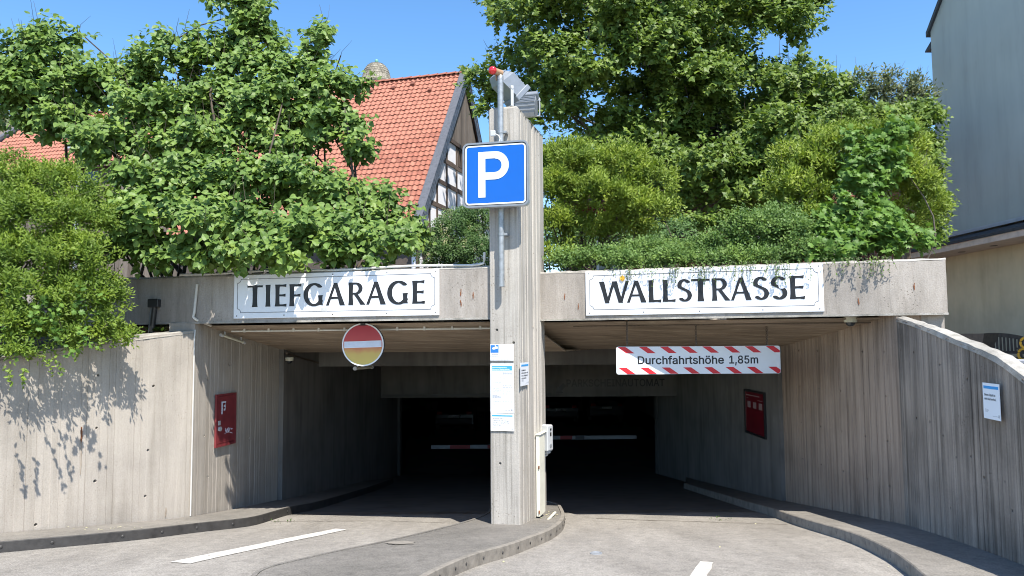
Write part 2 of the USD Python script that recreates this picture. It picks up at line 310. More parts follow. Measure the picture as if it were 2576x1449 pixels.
# ================================================================== ground, road, pavements
def grid_sheet(xs, ys, zf, keep=None):
    X, Y = np.meshgrid(xs, ys, indexing="ij"); v = np.stack([X, Y, zf(X, Y)], -1).reshape(-1, 3)
    n = len(ys); i, j = np.meshgrid(np.arange(len(xs) - 1), np.arange(n - 1), indexing="ij"); i, j = i.ravel(), j.ravel()
    if keep is not None:
        k = keep((X[:-1, :-1] + X[1:, 1:]).ravel() / 2, (Y[:-1, :-1] + Y[1:, 1:]).ravel() / 2); i, j = i[k], j[k]
    a, b, c, d = i * n + j, (i + 1) * n + j, (i + 1) * n + j + 1, i * n + j + 1
    return T(v, np.vstack([np.stack([a, b, c], 1), np.stack([a, c, d], 1)]))
def loft(A, B):
    """A sheet between two polylines of the same number of points."""
    A, B = np.asarray(A, float), np.asarray(B, float); n = len(A); k = np.arange(n - 1)
    return T(np.vstack([A, B]), np.vstack([np.stack([k, n + k, n + k + 1], 1), np.stack([k, n + k + 1, k + 1], 1)]))
def resample(p, n):
    p = np.asarray(p, float); s = np.r_[0, np.cumsum(np.linalg.norm(np.diff(p[:, :2], axis=0), axis=1))]
    t = np.linspace(0, s[-1], n); return np.stack([np.interp(t, s, p[:, k]) for k in range(p.shape[1])], 1)
def smooth_line(p, n=60):
    from scipy.interpolate import PchipInterpolator
    p = np.asarray(p, float)[:, :2]; s = np.r_[0, np.cumsum(np.linalg.norm(np.diff(p, axis=0), axis=1))]
    t = np.linspace(0, s[-1], n); return np.stack([PchipInterpolator(s, p[:, 0])(t), PchipInterpolator(s, p[:, 1])(t)], 1)

xs = np.r_[-400, -150, -60, -30, -12, 8, 20, 60, 150, 400]; ys = np.r_[-400, -150, -60, -20, -4, 47, 80, 150, 400]
solo("ground", grid_sheet(xs, ys, lambda X, Y: np.full_like(X, -1.66), lambda x, y: ~((x > -12) & (x < 8) & (y > -4) & (y < 47))), "street_surface", kind="structure")
road = thing("road", kind="structure")
ysr = np.unique(np.r_[-4, -2, np.arange(0, 12.4, .5), np.arange(12.4, 25, 1.0), 36, 47])
part(road, "carriageway", grid_sheet(np.linspace(-12, 8, 21), ysr[ysr < 13], lambda X, Y: G(Y) - KERB), "road_surface", world=True, smooth=True)
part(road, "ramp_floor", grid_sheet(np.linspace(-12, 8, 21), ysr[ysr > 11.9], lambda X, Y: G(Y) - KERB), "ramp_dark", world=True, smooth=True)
def painted(pts, off):
    P = [on_ground(u, v, -KERB) for u, v in pts]; n = 14
    A = resample(P[:len(P) // 2], n); B = resample(P[len(P) // 2:][::-1], n); rg = np.random.default_rng(5)
    B[1:-1, 0] += rg.normal(0, .006, n - 2); A[1:-1, 1] += rg.normal(0, .006, n - 2)
    for Q in (A, B): Q[:, 2] = G(Q[:, 1]) - KERB + off
    return loft(A, B)
part(road, "lane_marking", painted([(428, 1415), (845, 1331), (874, 1333), (478, 1419)], .006), "road_paint", world=True)
part(road, "lane_marking", painted([(1700, 1500), (1762, 1413), (1795, 1416), (1755, 1500)], .006), "road_paint", world=True)
for (u0, v0, u1, v1, w) in ((1500, 1305, 1980, 1320, .014), (690, 1312, 960, 1311, .012), (960, 1311, 1120, 1316, .010)):       # sealed joints across the lanes
    p, q = on_ground(u0, v0, -KERB), on_ground(u1, v1, -KERB); rg = np.random.default_rng(int(u0)); t = np.linspace(0, 1, 30)[:, None]
    c = p + (q - p) * t; c[:, 1] += rg.normal(0, .012, 30); A, B = c.copy(), c.copy(); A[:, 1] -= w * rg.uniform(.4, 1.3, 30); B[:, 1] += w * rg.uniform(.4, 1.3, 30)
    for Q in (A, B): Q[:, 2] = G(Q[:, 1]) - KERB + .005
    part(road, "joint", loft(A, B), "soil", world=True)
c = on_ground(1500, 1393, -KERB)
cover = lathe([(0, .004), (.045, .004), (.047, .009), (.062, .009), (.065, 0)], 20)
solo("valve_cover", moved(cover, c + [0, 0, .001]), "cast_grey", "small round metal valve cover set in the right lane", "valve cover")

def bolt(r=.017, h=.007):
    return lathe([(0, h), (r * .6, h * .95), (r, h * .4), (r * 1.15, 0)], 10)
def pavement(name, wall_line, kerb_line, surf, bolts, facemat, side, label=None, bolt_rng=(0, 1)):
    """Paved strip between a wall foot and a kerb with a steel-edged face."""
    t = thing(name, kind="structure"); n = 70
    A, B = smooth_line(wall_line, n), smooth_line(kerb_line, n)
    d = np.gradient(B, axis=0); d /= np.linalg.norm(d, axis=1, keepdims=True); nrm = np.stack([d[:, 1], -d[:, 0]], 1) * side      # towards the road
    z3 = lambda P, off: np.c_[P, G(P[:, 1]) + off]
    inner = B - nrm * .055
    part(t, "paving", loft(z3(A, 0), z3(inner, 0)) if side > 0 else loft(z3(inner, 0), z3(A, 0)), surf, world=True, smooth=True)
    k = [z3(inner, 0), z3(inner, .006), z3(B - nrm * .01, .006), z3(B, -.004), z3(B + nrm * .004, -KERB - .03)]
    part(t, "kerb_top", cat([loft(a, b) if side > 0 else loft(b, a) for a, b in zip(k[:2], k[1:3])]), surf, world=True, smooth=35)
    part(t, "kerb", cat([loft(a, b) if side > 0 else loft(b, a) for a, b in zip(k[2:-1], k[3:])]), facemat, world=True, smooth=35)
    s = np.r_[0, np.cumsum(np.linalg.norm(np.diff(B, axis=0), axis=1))]
    for q in np.arange(bolt_rng[0] * s[-1], bolt_rng[1] * s[-1], bolts):
        i = min(int(np.searchsorted(s, q)), n - 1); p, nn = B[i], nrm[i]
        fr = np.eye(4); fr[:3, 2] = [nn[0], nn[1], 0]; fr[:3, 0] = [-nn[1], nn[0], 0]; fr[:3, 1] = [0, 0, 1]; fr[:3, 3] = [p[0] + nn[0] * .003, p[1] + nn[1] * .003, float(G(p[1])) - .055]
        part(t, "kerb_bolt", turned(bolt(), fr), facemat, world=True, smooth=40)
    return t
g2 = lambda pts: [tuple(on_ground(u, v)[:2]) for u, v in pts]
LW = [(-11.5, 1.6), (-9.3, 4.9), (-7.6, 7.3), (-6.07, 9.1), (-4.47, 10.83)]                 # foot of the left retaining wall
LT1, LT2 = [(-4.47, 10.83), (-4.05, 13.4)], [(-3.97, 13.4), (-3.39, 20.2), (-3.36, 23)]
RW = [(4.667, 9.34), (4.56, 8.3), (4.44, 7.4), (4.30, 6.45), (4.13, 5.4), (3.93, 4.3), (3.7, 3.2)]
RT1, RT2 = [(4.667, 9.34), (4.37, 12.56)], [(4.31, 12.56), (4.24, 19.1), (4.22, 23)]
KL = g2([(0, 1363.5), (200, 1347), (350, 1333.5), (485, 1318), (644, 1299.5), (724, 1277), (794, 1264), (989, 1204)])
pavement("pavement", LW[1:] + LT1[1:] + [(-3.6, 18.2)], [(-8.3, 4.6), (-6.9, 7.2)] + KL, "paving_surface", .55, "kerb_steel", 1, bolt_rng=(.12, .6))
KR = g2([(1720, 1215), (1880, 1262), (1932, 1276), (2014, 1303), (2132, 1337), (2232, 1379.5), (2292, 1419.5), (2327, 1449)])
pavement("pavement", RT2[1:2] + [(4.37, 12.56)] + RW[:6], KR + [(2.98, 4.6), (2.45, 3.5)], "paving_surface", .42, "kerb_face", 1, bolt_rng=(.45, .95))
# traffic island with the pier
IL = [tuple(on_ground(u, v)[:2]) for u, v in ((1240, 1262), (1228, 1285), (1196, 1303), (1164, 1313.5), (964, 1362), (794, 1397), (644, 1437))]
IR = [tuple(on_ground(u, v)[:2]) for u, v in ((1386, 1262), (1411, 1272), (1420, 1290), (1417, 1307), (1390, 1330), (1330, 1354), (1288, 1369), (1189, 1397), (1084, 1443), (1000, 1490))]
IL += [(-1.75, 5.75)]; IR += [(-1.35, 5.3)]
isl = thing("traffic_island", kind="structure"); n = 70
A, B = smooth_line(IL, n), smooth_line(IR, n)
def inward(P, other, w):
    d = np.gradient(P, axis=0); d /= np.linalg.norm(d, axis=1, keepdims=True); q = np.stack([d[:, 1], -d[:, 0]], 1)
    s = np.sign(((other - P) * q).sum(1).mean()); return q * s, P + q * s * w
qa, Ai = inward(A, B, .05); qb, Bi = inward(B, A, .05); z3 = lambda P, off: np.c_[P, G(P[:, 1]) + off]
cols = [Ai + (Bi - Ai) * f for f in np.linspace(0, 1, 5)]
part(isl, "paving", cat([loft(z3(a, .006 * math.sin(i)), z3(b, .006 * math.sin(i + 1))) for i, (a, b) in enumerate(zip(cols[:-1], cols[1:]))]), "island_surface", world=True, smooth=True)
for P, Pi, q in ((A, Ai, qa), (B, Bi, qb)):
    k = [z3(Pi, -.002), z3(Pi, .008), z3(P + q * .008, .008), z3(P, 0), z3(P - q * .004, -KERB - .03)]
    part(isl, "kerb", cat([loft(a, b) for a, b in zip(k[:-1], k[1:])]), "island_surface" if P is A else "kerb_face", world=True, smooth=35)
s = np.r_[0, np.cumsum(np.linalg.norm(np.diff(B, axis=0), axis=1))]
for q in np.arange(1.0, s[-1], .33):
    i = min(int(np.searchsorted(s, q)), n - 1); p, nn = B[i], -qb[i]
    fr = np.eye(4); fr[:3, 2] = [nn[0], nn[1], 0]; fr[:3, 0] = [-nn[1], nn[0], 0]; fr[:3, 1] = [0, 0, 1]; fr[:3, 3] = [p[0] + nn[0] * .003, p[1] + nn[1] * .003, float(G(p[1])) - .055]
    part(isl, "kerb_bolt", turned(bolt(.013), fr), "kerb_steel", world=True, smooth=40)
ends = [loft(z3(np.array([A[k], B[k]]), 0.007), z3(np.array([A[k], B[k]]), -KERB - .03)) for k in (0, -1)]
part(isl, "kerb", cat(ends), "kerb_face", world=True)
pc = on_ground(1010, 1368); rg = np.random.default_rng(3); an = np.linspace(0, 2 * PI, 18)[:-1]
pp = np.c_[pc[0] + np.cos(an) * .17 * rg.uniform(.7, 1.2, 17), pc[1] + np.sin(an) * .12 * rg.uniform(.7, 1.2, 17)]
pz = np.c_[pp, G(pp[:, 1]) + .013]
part(isl, "mortar_patch", T(np.vstack([pz, pz.mean(0, keepdims=True)]), [[i, (i + 1) % 17, 17] for i in range(17)]), "kerb_face", world=True)

# ================================================================== concrete structure
def strip_wall(path, thick, side, zb, zt, bw, jit, seed, holes=(), hole_r=.019, zsteps=0):
    """A board-marked wall: the front follows the path in boards of uneven depth, the back lies thick away on the given side (+1 = left of travel)."""
    rg = np.random.default_rng(seed); p = np.asarray(path, float)[:, :2]
    s = np.r_[0, np.cumsum(np.linalg.norm(np.diff(p, axis=0), axis=1))]; Ltot = s[-1]
    cuts = [0.0]
    while cuts[-1] < Ltot - bw * .6: cuts.append(min(cuts[-1] + bw * rg.uniform(.75, 1.25), Ltot))
    cuts[-1] = Ltot
    pos = lambda q: np.array([np.interp(q, s, p[:, 0]), np.interp(q, s, p[:, 1])])
    d = np.gradient(np.array([pos(q) for q in np.linspace(0, Ltot, 50)]), axis=0); d /= np.linalg.norm(d, axis=1, keepdims=True)
    def nrm(q):
        k = np.array([np.interp(q, np.linspace(0, Ltot, 50), d[:, 0]), np.interp(q, np.linspace(0, Ltot, 50), d[:, 1])]); return np.array([-k[1], k[0]]) * side / np.linalg.norm(k)
    front = []
    for a, b in zip(cuts[:-1], cuts[1:]):
        o = rg.uniform(0, jit); e = min(.006, (b - a) * .15)
        front += [pos(a + e * .2) + nrm(a) * o, pos(b - e) + nrm(b) * o, pos(b - e * .5) + nrm(b) * (o + jit * rg.choice([.1, .3, .9], p=[.4, .4, .2]) + .0005)]
    front = front[:-1]
    back = [pos(q) + nrm(q) * thick for q in np.linspace(Ltot, 0, 12)]
    poly = Polygon([*front, *back]).buffer(0)
    if poly.geom_type != "Polygon": poly = max(poly.geoms, key=lambda g: g.area)
    man = m3.Manifold.extrude(m3.CrossSection([ccw(poly)]), 1.0)
    msh = man.to_mesh(); v = np.array(msh.vert_properties[:, :3], float); top = v[:, 2] > .5
    v[:, 2] = np.where(top, zt(v[:, 0], v[:, 1]), zb(v[:, 0], v[:, 1]))
    man = m3.Manifold(m3.Mesh(np.ascontiguousarray(v, np.float32), np.ascontiguousarray(msh.tri_verts, np.uint32)))
    cut = []
    for q, z in holes:
        c, nn = pos(q), nrm(q); r = hole_r * rg.uniform(.75, 1.15)
        cone = m3.Manifold.cylinder(.07, r * 1.15, r * .55, 12).rotate([0, 90, 0]).rotate([0, 0, math.degrees(math.atan2(nn[1], nn[0]))]).translate([c[0] - nn[0] * .012, c[1] - nn[1] * .012, z])
        cut.append(cone)
    if cut: man = man - m3.Manifold.batch_boolean(cut, m3.OpType.Add)
    mm = man.to_mesh(); return T(mm.vert_properties[:, :3], mm.tri_verts)
const = lambda z: (lambda x, y: np.full_like(x, z))
foot = lambda x, y: G(y) - .25
YAWL, YAWR = math.radians(-14.6), math.radians(-17.3)
BL = facem([-3.86, 10.67, 0], YAWL); BR = facem([1.01, 10.48, 0], YAWR)           # planes of the two beams
BOT, TOP = .31, .985
def onm(m, x, y, z=0.0): return (m @ np.array([x, y, z, 1.0]))[:3]
def dwall(m, x, y): return (np.stack([x, y], -1) - m[:2, 3]) @ m[:2, 1]
# left retaining wall, its top falling away from the portal
ltop = lambda x, y: .20 - .115 * np.hypot(x + 4.47, y - 10.83) - .012 * np.hypot(x + 4.47, y - 10.83) ** 2
lh = [(q, z) for q in (1.25, 2.45, 3.6, 4.75) for z in (-.38, -1.05, -1.72)] + [(.55, -.55), (.6, -1.4), (.62, -2.0), (1.9, -2.15), (3.1, -2.05)]
# (path runs from the portal outwards, the bank lies on its right)
wl = strip_wall(LW[::-1], .35, -1, foot, lambda x, y: ltop(x, y), .085, .006, 1, [(q, z) for q, z in lh])
rw = thing("retaining_wall", "sunlit curved concrete wall left of the entrance, under the hanging shrub", "retaining wall")
part(rw, "wall_face", wl, "concrete_left", world=True)
P0 = [(x, y, float(ltop(np.array(x), np.array(y)))) for x, y in resample(LW[::-1], 40)]; P0 = np.array(P0)
dd = np.gradient(P0[:, :2], axis=0); dd /= np.linalg.norm(dd, axis=1, keepdims=True); nn = np.stack([dd[:, 1], -dd[:, 0]], 1)
jj = np.random.default_rng(4).normal(0, .006, (40, 1))
cop = [np.c_[P0[:, :2] - nn * .004, P0[:, 2] - .035], np.c_[P0[:, :2] + nn * .03, P0[:, 2:] + .012 + jj], np.c_[P0[:, :2] + nn * .33, P0[:, 2:] + .02 + jj], np.c_[P0[:, :2] + nn * .36, P0[:, 2] - .06]]
part(rw, "coping", cat([loft(a, b) for a, b in zip(cop[:-1], cop[1:])]), "concrete_top", world=True, smooth=50)
# right retaining wall: in shade, top edge falling towards the street
from scipy.interpolate import PchipInterpolator
rtz = PchipInterpolator([2.0, 3.2, 4.3, 5.4, 6.45, 6.98, 7.93, 8.8, 9.34], [-1.62, -1.25, -.93, -.62, -.347, -.166, .018, .19, .275])
rtop = lambda x, y: rtz(np.clip(y, 2.0, 9.34))
rh = [(q, float(rtz(9.34 - q * .99)) - z) for q in (.45, 1.1, 1.75, 2.4, 3.0) for z in (.35, 1.1)] + [(.8, -.9), (1.4, -1.2), (2.0, -1.3), (1.2, -1.75), (2.5, -1.5)]
rwr = thing("retaining_wall", "dark streaked concrete wall at the right edge, with a small notice on it", "retaining wall")
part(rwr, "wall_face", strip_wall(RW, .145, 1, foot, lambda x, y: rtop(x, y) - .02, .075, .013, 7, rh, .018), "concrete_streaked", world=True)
P0 = resample(RW, 46); P0 = np.c_[P0, rtz(np.clip(P0[:, 1], 2, 9.34))]
dd = np.gradient(P0[:, :2], axis=0); dd /= np.linalg.norm(dd, axis=1, keepdims=True); nn = np.stack([-dd[:, 1], dd[:, 0]], 1)
jj = np.random.default_rng(6).normal(0, .007, (46, 1)); j2 = np.random.default_rng(8).normal(0, .007, (46, 1))
cop = [np.c_[P0[:, :2] - nn * .003, P0[:, 2] - .05], np.c_[P0[:, :2] + nn * .012, P0[:, 2:] + j2 * .6], np.c_[P0[:, :2] + nn * .075, P0[:, 2:] + .006 + jj], np.c_[P0[:, :2] + nn * .15, P0[:, 2:] + j2], np.c_[P0[:, :2] + nn * .155, P0[:, 2] - .3]]
part(rwr, "coping", cat([loft(b, a) for a, b in zip(cop[:-1], cop[1:])]), "concrete_top", world=True, smooth=50)
# tunnel side walls
SL = lambda d: BOT - .002 - .150 * np.clip(d, 0, 3.05)
SR = lambda d: BOT - .002 - .135 * np.clip(d, 0, 3.2)
tl = strip_wall(LT1, .4, 1, foot, lambda x, y: np.where(dwall(BL, x, y) < .45, BOT - .004, SL(dwall(BL, x, y)) + .2), .075, .004, 11, [(.35, -.5), (.3, -1.3), (.42, -1.9), (.95, -.3), (1.7, -.6), (1.6, -1.5)])
solo("tunnel_wall", tl, "concrete_left", "concrete side wall of the left lane with the red cabinet set in it", "tunnel wall")
trh = [(q, z) for q in (.3, .8, 1.4, 2.0, 2.6) for z in (-.15, -.7, -1.25, -1.8)]
tr = strip_wall(RT1, .4, -1, foot, lambda x, y: np.where(dwall(BR, x, y) < .45, BOT - .004, SR(dwall(BR, x, y)) + .2), .07, .010, 13, trh, .015)
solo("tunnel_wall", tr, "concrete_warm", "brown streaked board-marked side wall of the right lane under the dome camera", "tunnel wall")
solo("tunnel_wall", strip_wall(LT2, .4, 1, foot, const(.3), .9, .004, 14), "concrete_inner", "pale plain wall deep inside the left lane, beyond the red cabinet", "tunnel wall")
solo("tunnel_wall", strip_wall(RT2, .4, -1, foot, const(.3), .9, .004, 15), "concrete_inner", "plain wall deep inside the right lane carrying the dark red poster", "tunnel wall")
rrg = np.random.default_rng(44)
def mark(parent, c, dx, dz0, dz1, w, mat, name):
    """A thin ragged stain on a face: a narrow sheet 1 mm proud."""
    n_ = 14; zz = np.linspace(dz0, dz1, n_); ww = w * (.35 + .65 * np.sin(np.linspace(.2, 3.0, n_))) * rrg.uniform(.6, 1.3, n_); o = np.cumsum(rrg.normal(0, w * .10, n_))
    d_ = np.array([*dx, 0]); A_ = np.array([c + d_ * (o[i] - ww[i] / 2) + [0, 0, zz[i]] for i in range(n_)]); B_ = np.array([c + d_ * (o[i] + ww[i] / 2) + [0, 0, zz[i]] for i in range(n_)])
    part(parent, name, loft(A_, B_), mat, world=True)
lw0, lw1 = np.array(LW[3]), np.array(LW[4]); ld = (lw1 - lw0) / np.linalg.norm(lw1 - lw0); lf_ = facem([*lw0, 0], math.atan2(ld[1], ld[0]))
def onlw(u, v): x, z = onface(u, v, lf_); return onm(lf_, x, -.010, z)
mark(rw, onlw(204, 1094), ld, -.10, .10, .022, "rust", "rust_streak"); mark(rw, onlw(203, 1150), ld, -.22, .20, .012, "stain_brown", "rust_streak"); mark(rw, onlw(416, 1290), ld, -.06, .07, .02, "stain_brown", "rust_streak")
# beams
bmL = [onm(BL, -9.5, .0)[:2], onm(BL, 3.70, .0)[:2]]; bmR = [onm(BR, -.66, 0)[:2], onm(BR, 4.40, 0)[:2]]
def beam(path, seed, label):
    t = thing("entrance_beam", label, "concrete beam")
    j = lambda z, k: (lambda x, y: z + .004 * np.sin(x * 9 + k))
    part(t, "beam_body", strip_wall(path, .36, 1, const(BOT), j(TOP - .03, seed), .14, .0014, seed), "concrete_beam", world=True)
    p = np.asarray(path); d = (p[1] - p[0]) / np.linalg.norm(p[1] - p[0]); nb = np.array([-d[1], d[0]]); k = 60; q = p[0] + (p[1] - p[0]) * np.linspace(0, 1, k)[:, None]
    rg = np.random.default_rng(seed + 40); j1 = rg.normal(0, .004, k); j2 = rg.normal(0, .004, k)
    rows = [np.c_[q - nb * .002, np.full(k, TOP - .032) + j1], np.c_[q + nb * .022, TOP - .004 + j2], np.c_[q + nb * .2, TOP + j1], np.c_[q + nb * .355, TOP - .004 + j2], np.c_[q + nb * .364, np.full(k, TOP - .05)]]
    part(t, "weathered_top", cat([loft(a, b) for a, b in zip(rows[:-1], rows[1:])]), "concrete_top", world=True, smooth=40)
    for e, sg in ((0, 1), (-1, -1)):
        ring = [r[e] for r in rows]; mid = np.mean(ring, 0); part(t, "end_face", T([*ring, mid], [[i, i + 1, len(ring)] for i in range(len(ring) - 1)]), "concrete_beam", world=True)
    lip = turned(bx(0, np.linalg.norm(p[1] - p[0]), -.006, .05, BOT - .014, BOT + .012), facem([*p[0], 0], math.atan2(d[1], d[0])))
    part(t, "drip_edge", lip, "concrete_top", world=True)
    return t
beamL = beam(bmL, 21, "concrete lintel beam over the left lane, behind the TIEFGARAGE board")
beamR = beam(bmR, 22, "concrete lintel beam over the right lane, behind the WALLSTRASSE board")
# ceiling of each lane: formwork boards parallel to the beam
def soffit(m, x0, x1, S, seed, label):
    rg = np.random.default_rng(seed); out = []; d = .33
    while d < 5.6:
        w = .105 * rg.uniform(.8, 1.2); o = rg.uniform(-.004, .004)
        c = [onm(m, x0, d, float(S(d)) + o), onm(m, x1, d, float(S(d)) + o), onm(m, x1, d + w, float(S(d + w)) + o), onm(m, x0, d + w, float(S(d + w)) + o)]
        lip = [c[0], c[1], c[1] + [0, 0, .02], c[0] + [0, 0, .02]]
        out.append(T(c, [[0, 2, 1], [0, 3, 2]])); out.append(T(lip, [[0, 1, 2], [0, 2, 3]])); d += w
    return solo("tunnel_ceiling", cat(out), "concrete_soffit", label, "tunnel ceiling")
soffit(BL, -2.6, 4.1, SL, 31, "brown board-marked ceiling of the left lane with a white conduit")
soffit(BR, -2.2, 4.36, SR, 32, "brown board-marked ceiling of the right lane above the chains")
# pier
pier = thing("entrance_pier", "tall concrete pier between the two lanes carrying the blue parking sign", "concrete pier")
PF = facem([-.283, 9.649, 0], math.radians(-15.0))                                # front face of the pier: x 0..0.38
PS = facem(onm(PF, .38, 0), math.radians(75.0))                                    # its right side: x 0..1.47
rg = np.random.default_rng(9); pts = [onm(PF, 0.012, 0)[:2], onm(PF, .368, 0)[:2], onm(PF, .38, .012)[:2]]
x = .05
for k in range(40):
    w = rg.uniform(.026, .058)
    if x + w > 1.24: break
    o = rg.choice([-.012, .0, .004, .010]) ; pts += [onm(PS, x, -o)[:2], onm(PS, x + w - .007, -o + rg.uniform(-.003, .003))[:2]]; x += w
pts += [onm(PS, 1.26, 0)[:2], onm(PS, 1.455, 0)[:2], onm(PS, 1.47, .012)[:2], onm(PS, 1.47, .38)[:2], onm(PF, 0, 1.47)[:2], onm(PF, 0, .012)[:2]]
poly = Polygon(pts).buffer(0); PT = 3.0
man = m3.Manifold.extrude(m3.CrossSection([ccw(poly)]), PT - .03 + 2.6).translate([0, 0, -2.6])
cut = []
for (u, v) in ((1262, 958), (1258, 1166), (1250, 830), (1292, 862)):
    x, z = onface(u, v, PF); c = onm(PF, x, -.01, z); cut.append(m3.Manifold.cylinder(.05, .02, .012, 10).rotate([-90, 0, 0]).rotate([0, 0, -15]).translate(list(c)))
mm = (man - m3.Manifold.batch_boolean(cut, m3.OpType.Add)).to_mesh()
part(pier, "shaft", T(mm.vert_properties[:, :3], mm.tri_verts), "concrete_pier", world=True)
inner = poly.buffer(-.03)
cap = m3.Manifold.hull(m3.Manifold.extrude(m3.CrossSection([ccw(poly.buffer(-.002))]), .004).translate([0, 0, PT - .031]) + m3.Manifold.extrude(m3.CrossSection([ccw(inner)]), .004).translate([0, 0, PT])).to_mesh()
part(pier, "worn_top", T(cap.vert_properties[:, :3], cap.tri_verts), "concrete_top", world=True)
# cross beams deeper in the tunnel
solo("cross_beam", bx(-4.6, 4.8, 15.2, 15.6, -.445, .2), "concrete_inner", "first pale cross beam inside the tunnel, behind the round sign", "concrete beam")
lb = thing("cross_beam", "deep dark cross beam lettered PARKSCHEINAUTOMAT with an arrow", "concrete beam")
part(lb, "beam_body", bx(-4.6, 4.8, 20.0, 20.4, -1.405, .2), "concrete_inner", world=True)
LBf = facem([0, 20.0, 0], 0.0)
def fx(u, v): return onface(u, v, LBf)
x0, z0 = fx(1425, 972.5); x1, _ = fx(1672, 972); _, zt_ = fx(1425, 955)
part(lb, "lettering", turned(writing("PARKSCHEINAUTOMAT", x0, z0, zt_ - z0, width=x1 - x0, bold=True), LBf), "sign_black", world=True)
ax, az = fx(1400, 988); bx_, bz = fx(1419, 967)
arrow = affinity.translate(affinity.rotate(Polygon([(0, 0), (.12, .13), (.12, .055), (.30, .055), (.30, -.055), (.12, -.055), (.12, -.13)]), 45, origin=(0, 0)), ax, az)
part(lb, "arrow", turned(plate(arrow, -.004, -.001), LBf), "sign_black", world=True)
x0, z0 = fx(964, 997); x1, z1 = fx(1222, 990)
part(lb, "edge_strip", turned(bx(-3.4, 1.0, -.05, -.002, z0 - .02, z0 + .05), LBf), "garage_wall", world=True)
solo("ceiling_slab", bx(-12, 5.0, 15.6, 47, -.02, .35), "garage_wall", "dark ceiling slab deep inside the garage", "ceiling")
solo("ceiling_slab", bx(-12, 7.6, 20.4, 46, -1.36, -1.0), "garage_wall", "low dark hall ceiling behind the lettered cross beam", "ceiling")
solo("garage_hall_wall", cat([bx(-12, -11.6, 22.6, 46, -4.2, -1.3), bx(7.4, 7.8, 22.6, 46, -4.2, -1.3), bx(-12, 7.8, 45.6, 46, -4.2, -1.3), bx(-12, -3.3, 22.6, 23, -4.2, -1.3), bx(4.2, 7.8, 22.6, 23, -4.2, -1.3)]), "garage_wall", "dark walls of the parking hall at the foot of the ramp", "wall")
# side wall of the deck beyond the right beam, planted deck, bank and yard
sw = strip_wall([onm(BR, 3.93, .12)[:2], onm(BR, 4.385, .12)[:2]], .3, 1, const(-1.6), const(BOT - .003), .16, .003, 41)
solo("side_pillar", sw, "concrete_beam", "short pale concrete pillar under the right end of the right beam", "concrete pillar")
solo("deck_wall", strip_wall([onm(BR, 4.36, .34)[:2], (5.9, 14), (7.0, 24)], .3, 1, const(-2.2), const(TOP - .04), .16, .004, 42), "concrete_beam", "concrete side wall of the planted deck, running back behind the right beam", "retaining wall")
dz = .87
deck = Polygon([onm(BL, -9.5, .34)[:2], onm(BL, 3.68, .34)[:2], onm(BR, -.6, .34)[:2], onm(BR, 4.4, .36)[:2], (5.85, 14), (6.9, 24), (6.9, 90), (-60, 90), (-60, 24)])
v2, f2 = trimesh.creation.triangulate_polygon(deck, engine="earcut"); solo("planting_soil", T(np.c_[v2, np.full(len(v2), dz)], f2), "soil", kind="structure")
bank0 = resample(LW[::-1], 20); bank0 = np.c_[bank0, ltop(bank0[:, 0], bank0[:, 1]) - .03]
bank1 = resample([onm(BL, -1.2, -.02)[:2], onm(BL, -9.5, -.02)[:2], (-40, 10), (-60, 0)], 20); bank1 = np.c_[bank1, np.r_[np.linspace(.1, .8, 8), np.full(12, .8)]]
solo("bank", loft(bank0, bank1), "soil", kind="structure")
yard0 = resample(RW[::-1], 20); yard0 = np.c_[yard0 + [.22, 0], np.minimum(rtz(np.clip(yard0[:, 1], 2, 9.34)) - .25, -.85)]
yard1 = yard0 + [50, 0, 0]
yd = cat([loft(yard0, yard1), T([[4.88, 9.34, -.85], [55, 9.34, -.85], [55, 60, -.85], [4.88, 60, -.85]], [[0, 1, 2], [0, 2, 3]])])
solo("yard", yd, "road_surface", kind="structure")

# ================================================================== lettering with flared strokes (broad-nib)
def nib(points, wx=.10, wz=.045, scale=None):
    P = np.asarray(points, float); k = np.linspace(0, 2 * PI, 17)[:-1]; out = []
    for i in range(len(P) - 1):
        s0, s1 = (1, 1) if scale is None else (scale[i], scale[i + 1])
        a = np.c_[P[i, 0] + np.cos(k) * wx * s0, P[i, 1] + np.sin(k) * wz * s0]; b = np.c_[P[i + 1, 0] + np.cos(k) * wx * s1, P[i + 1, 1] + np.sin(k) * wz * s1]
        out.append(Polygon(np.vstack([a, b])).convex_hull if False else unary_union([Point(0, 0)]).convex_hull.union(Polygon()) if False else LineString(np.vstack([a, b])).convex_hull)
    return unary_union(out)
def arc(cx, cz, rx, rz, a0, a1, n=22):
    t = np.radians(np.linspace(a0, a1, n)); return np.c_[cx + rx * np.cos(t), cz + rz * np.sin(t)]
def stem(x, z0=0., z1=1., w=.19, fl=.028):
    zz = np.linspace(0, 1, 9); e = fl * np.abs(2 * zz - 1) ** 3
    return Polygon(np.vstack([np.c_[x - w / 2 - e, z0 + (z1 - z0) * zz], np.c_[x + w / 2 + e, z0 + (z1 - z0) * zz][::-1]]))
def bar(x0, x1, z, w=.095, fl=.02):
    return Polygon([(x0, z - w / 2), (x0 + (x1 - x0) * .6, z - w / 2 + .004), (x1, z - w / 2 - fl), (x1 + .012, z + w / 2 + fl), (x0 + (x1 - x0) * .6, z + w / 2 - .004), (x0, z + w / 2)])
def stroke(p0, p1, w0, w1=None):
    w1 = w0 if w1 is None else w1; m = ((p0[0] + p1[0]) / 2, (p0[1] + p1[1]) / 2); wm = (w0 + w1) / 2 * .86
    return Polygon([(p0[0] - w0 / 2, p0[1]), (m[0] - wm / 2, m[1]), (p1[0] - w1 / 2, p1[1]), (p1[0] + w1 / 2, p1[1]), (m[0] + wm / 2, m[1]), (p0[0] + w0 / 2, p0[1])])
clipb = lambda s: s.intersection(sbox(-1, -.022, 3, 1.022))
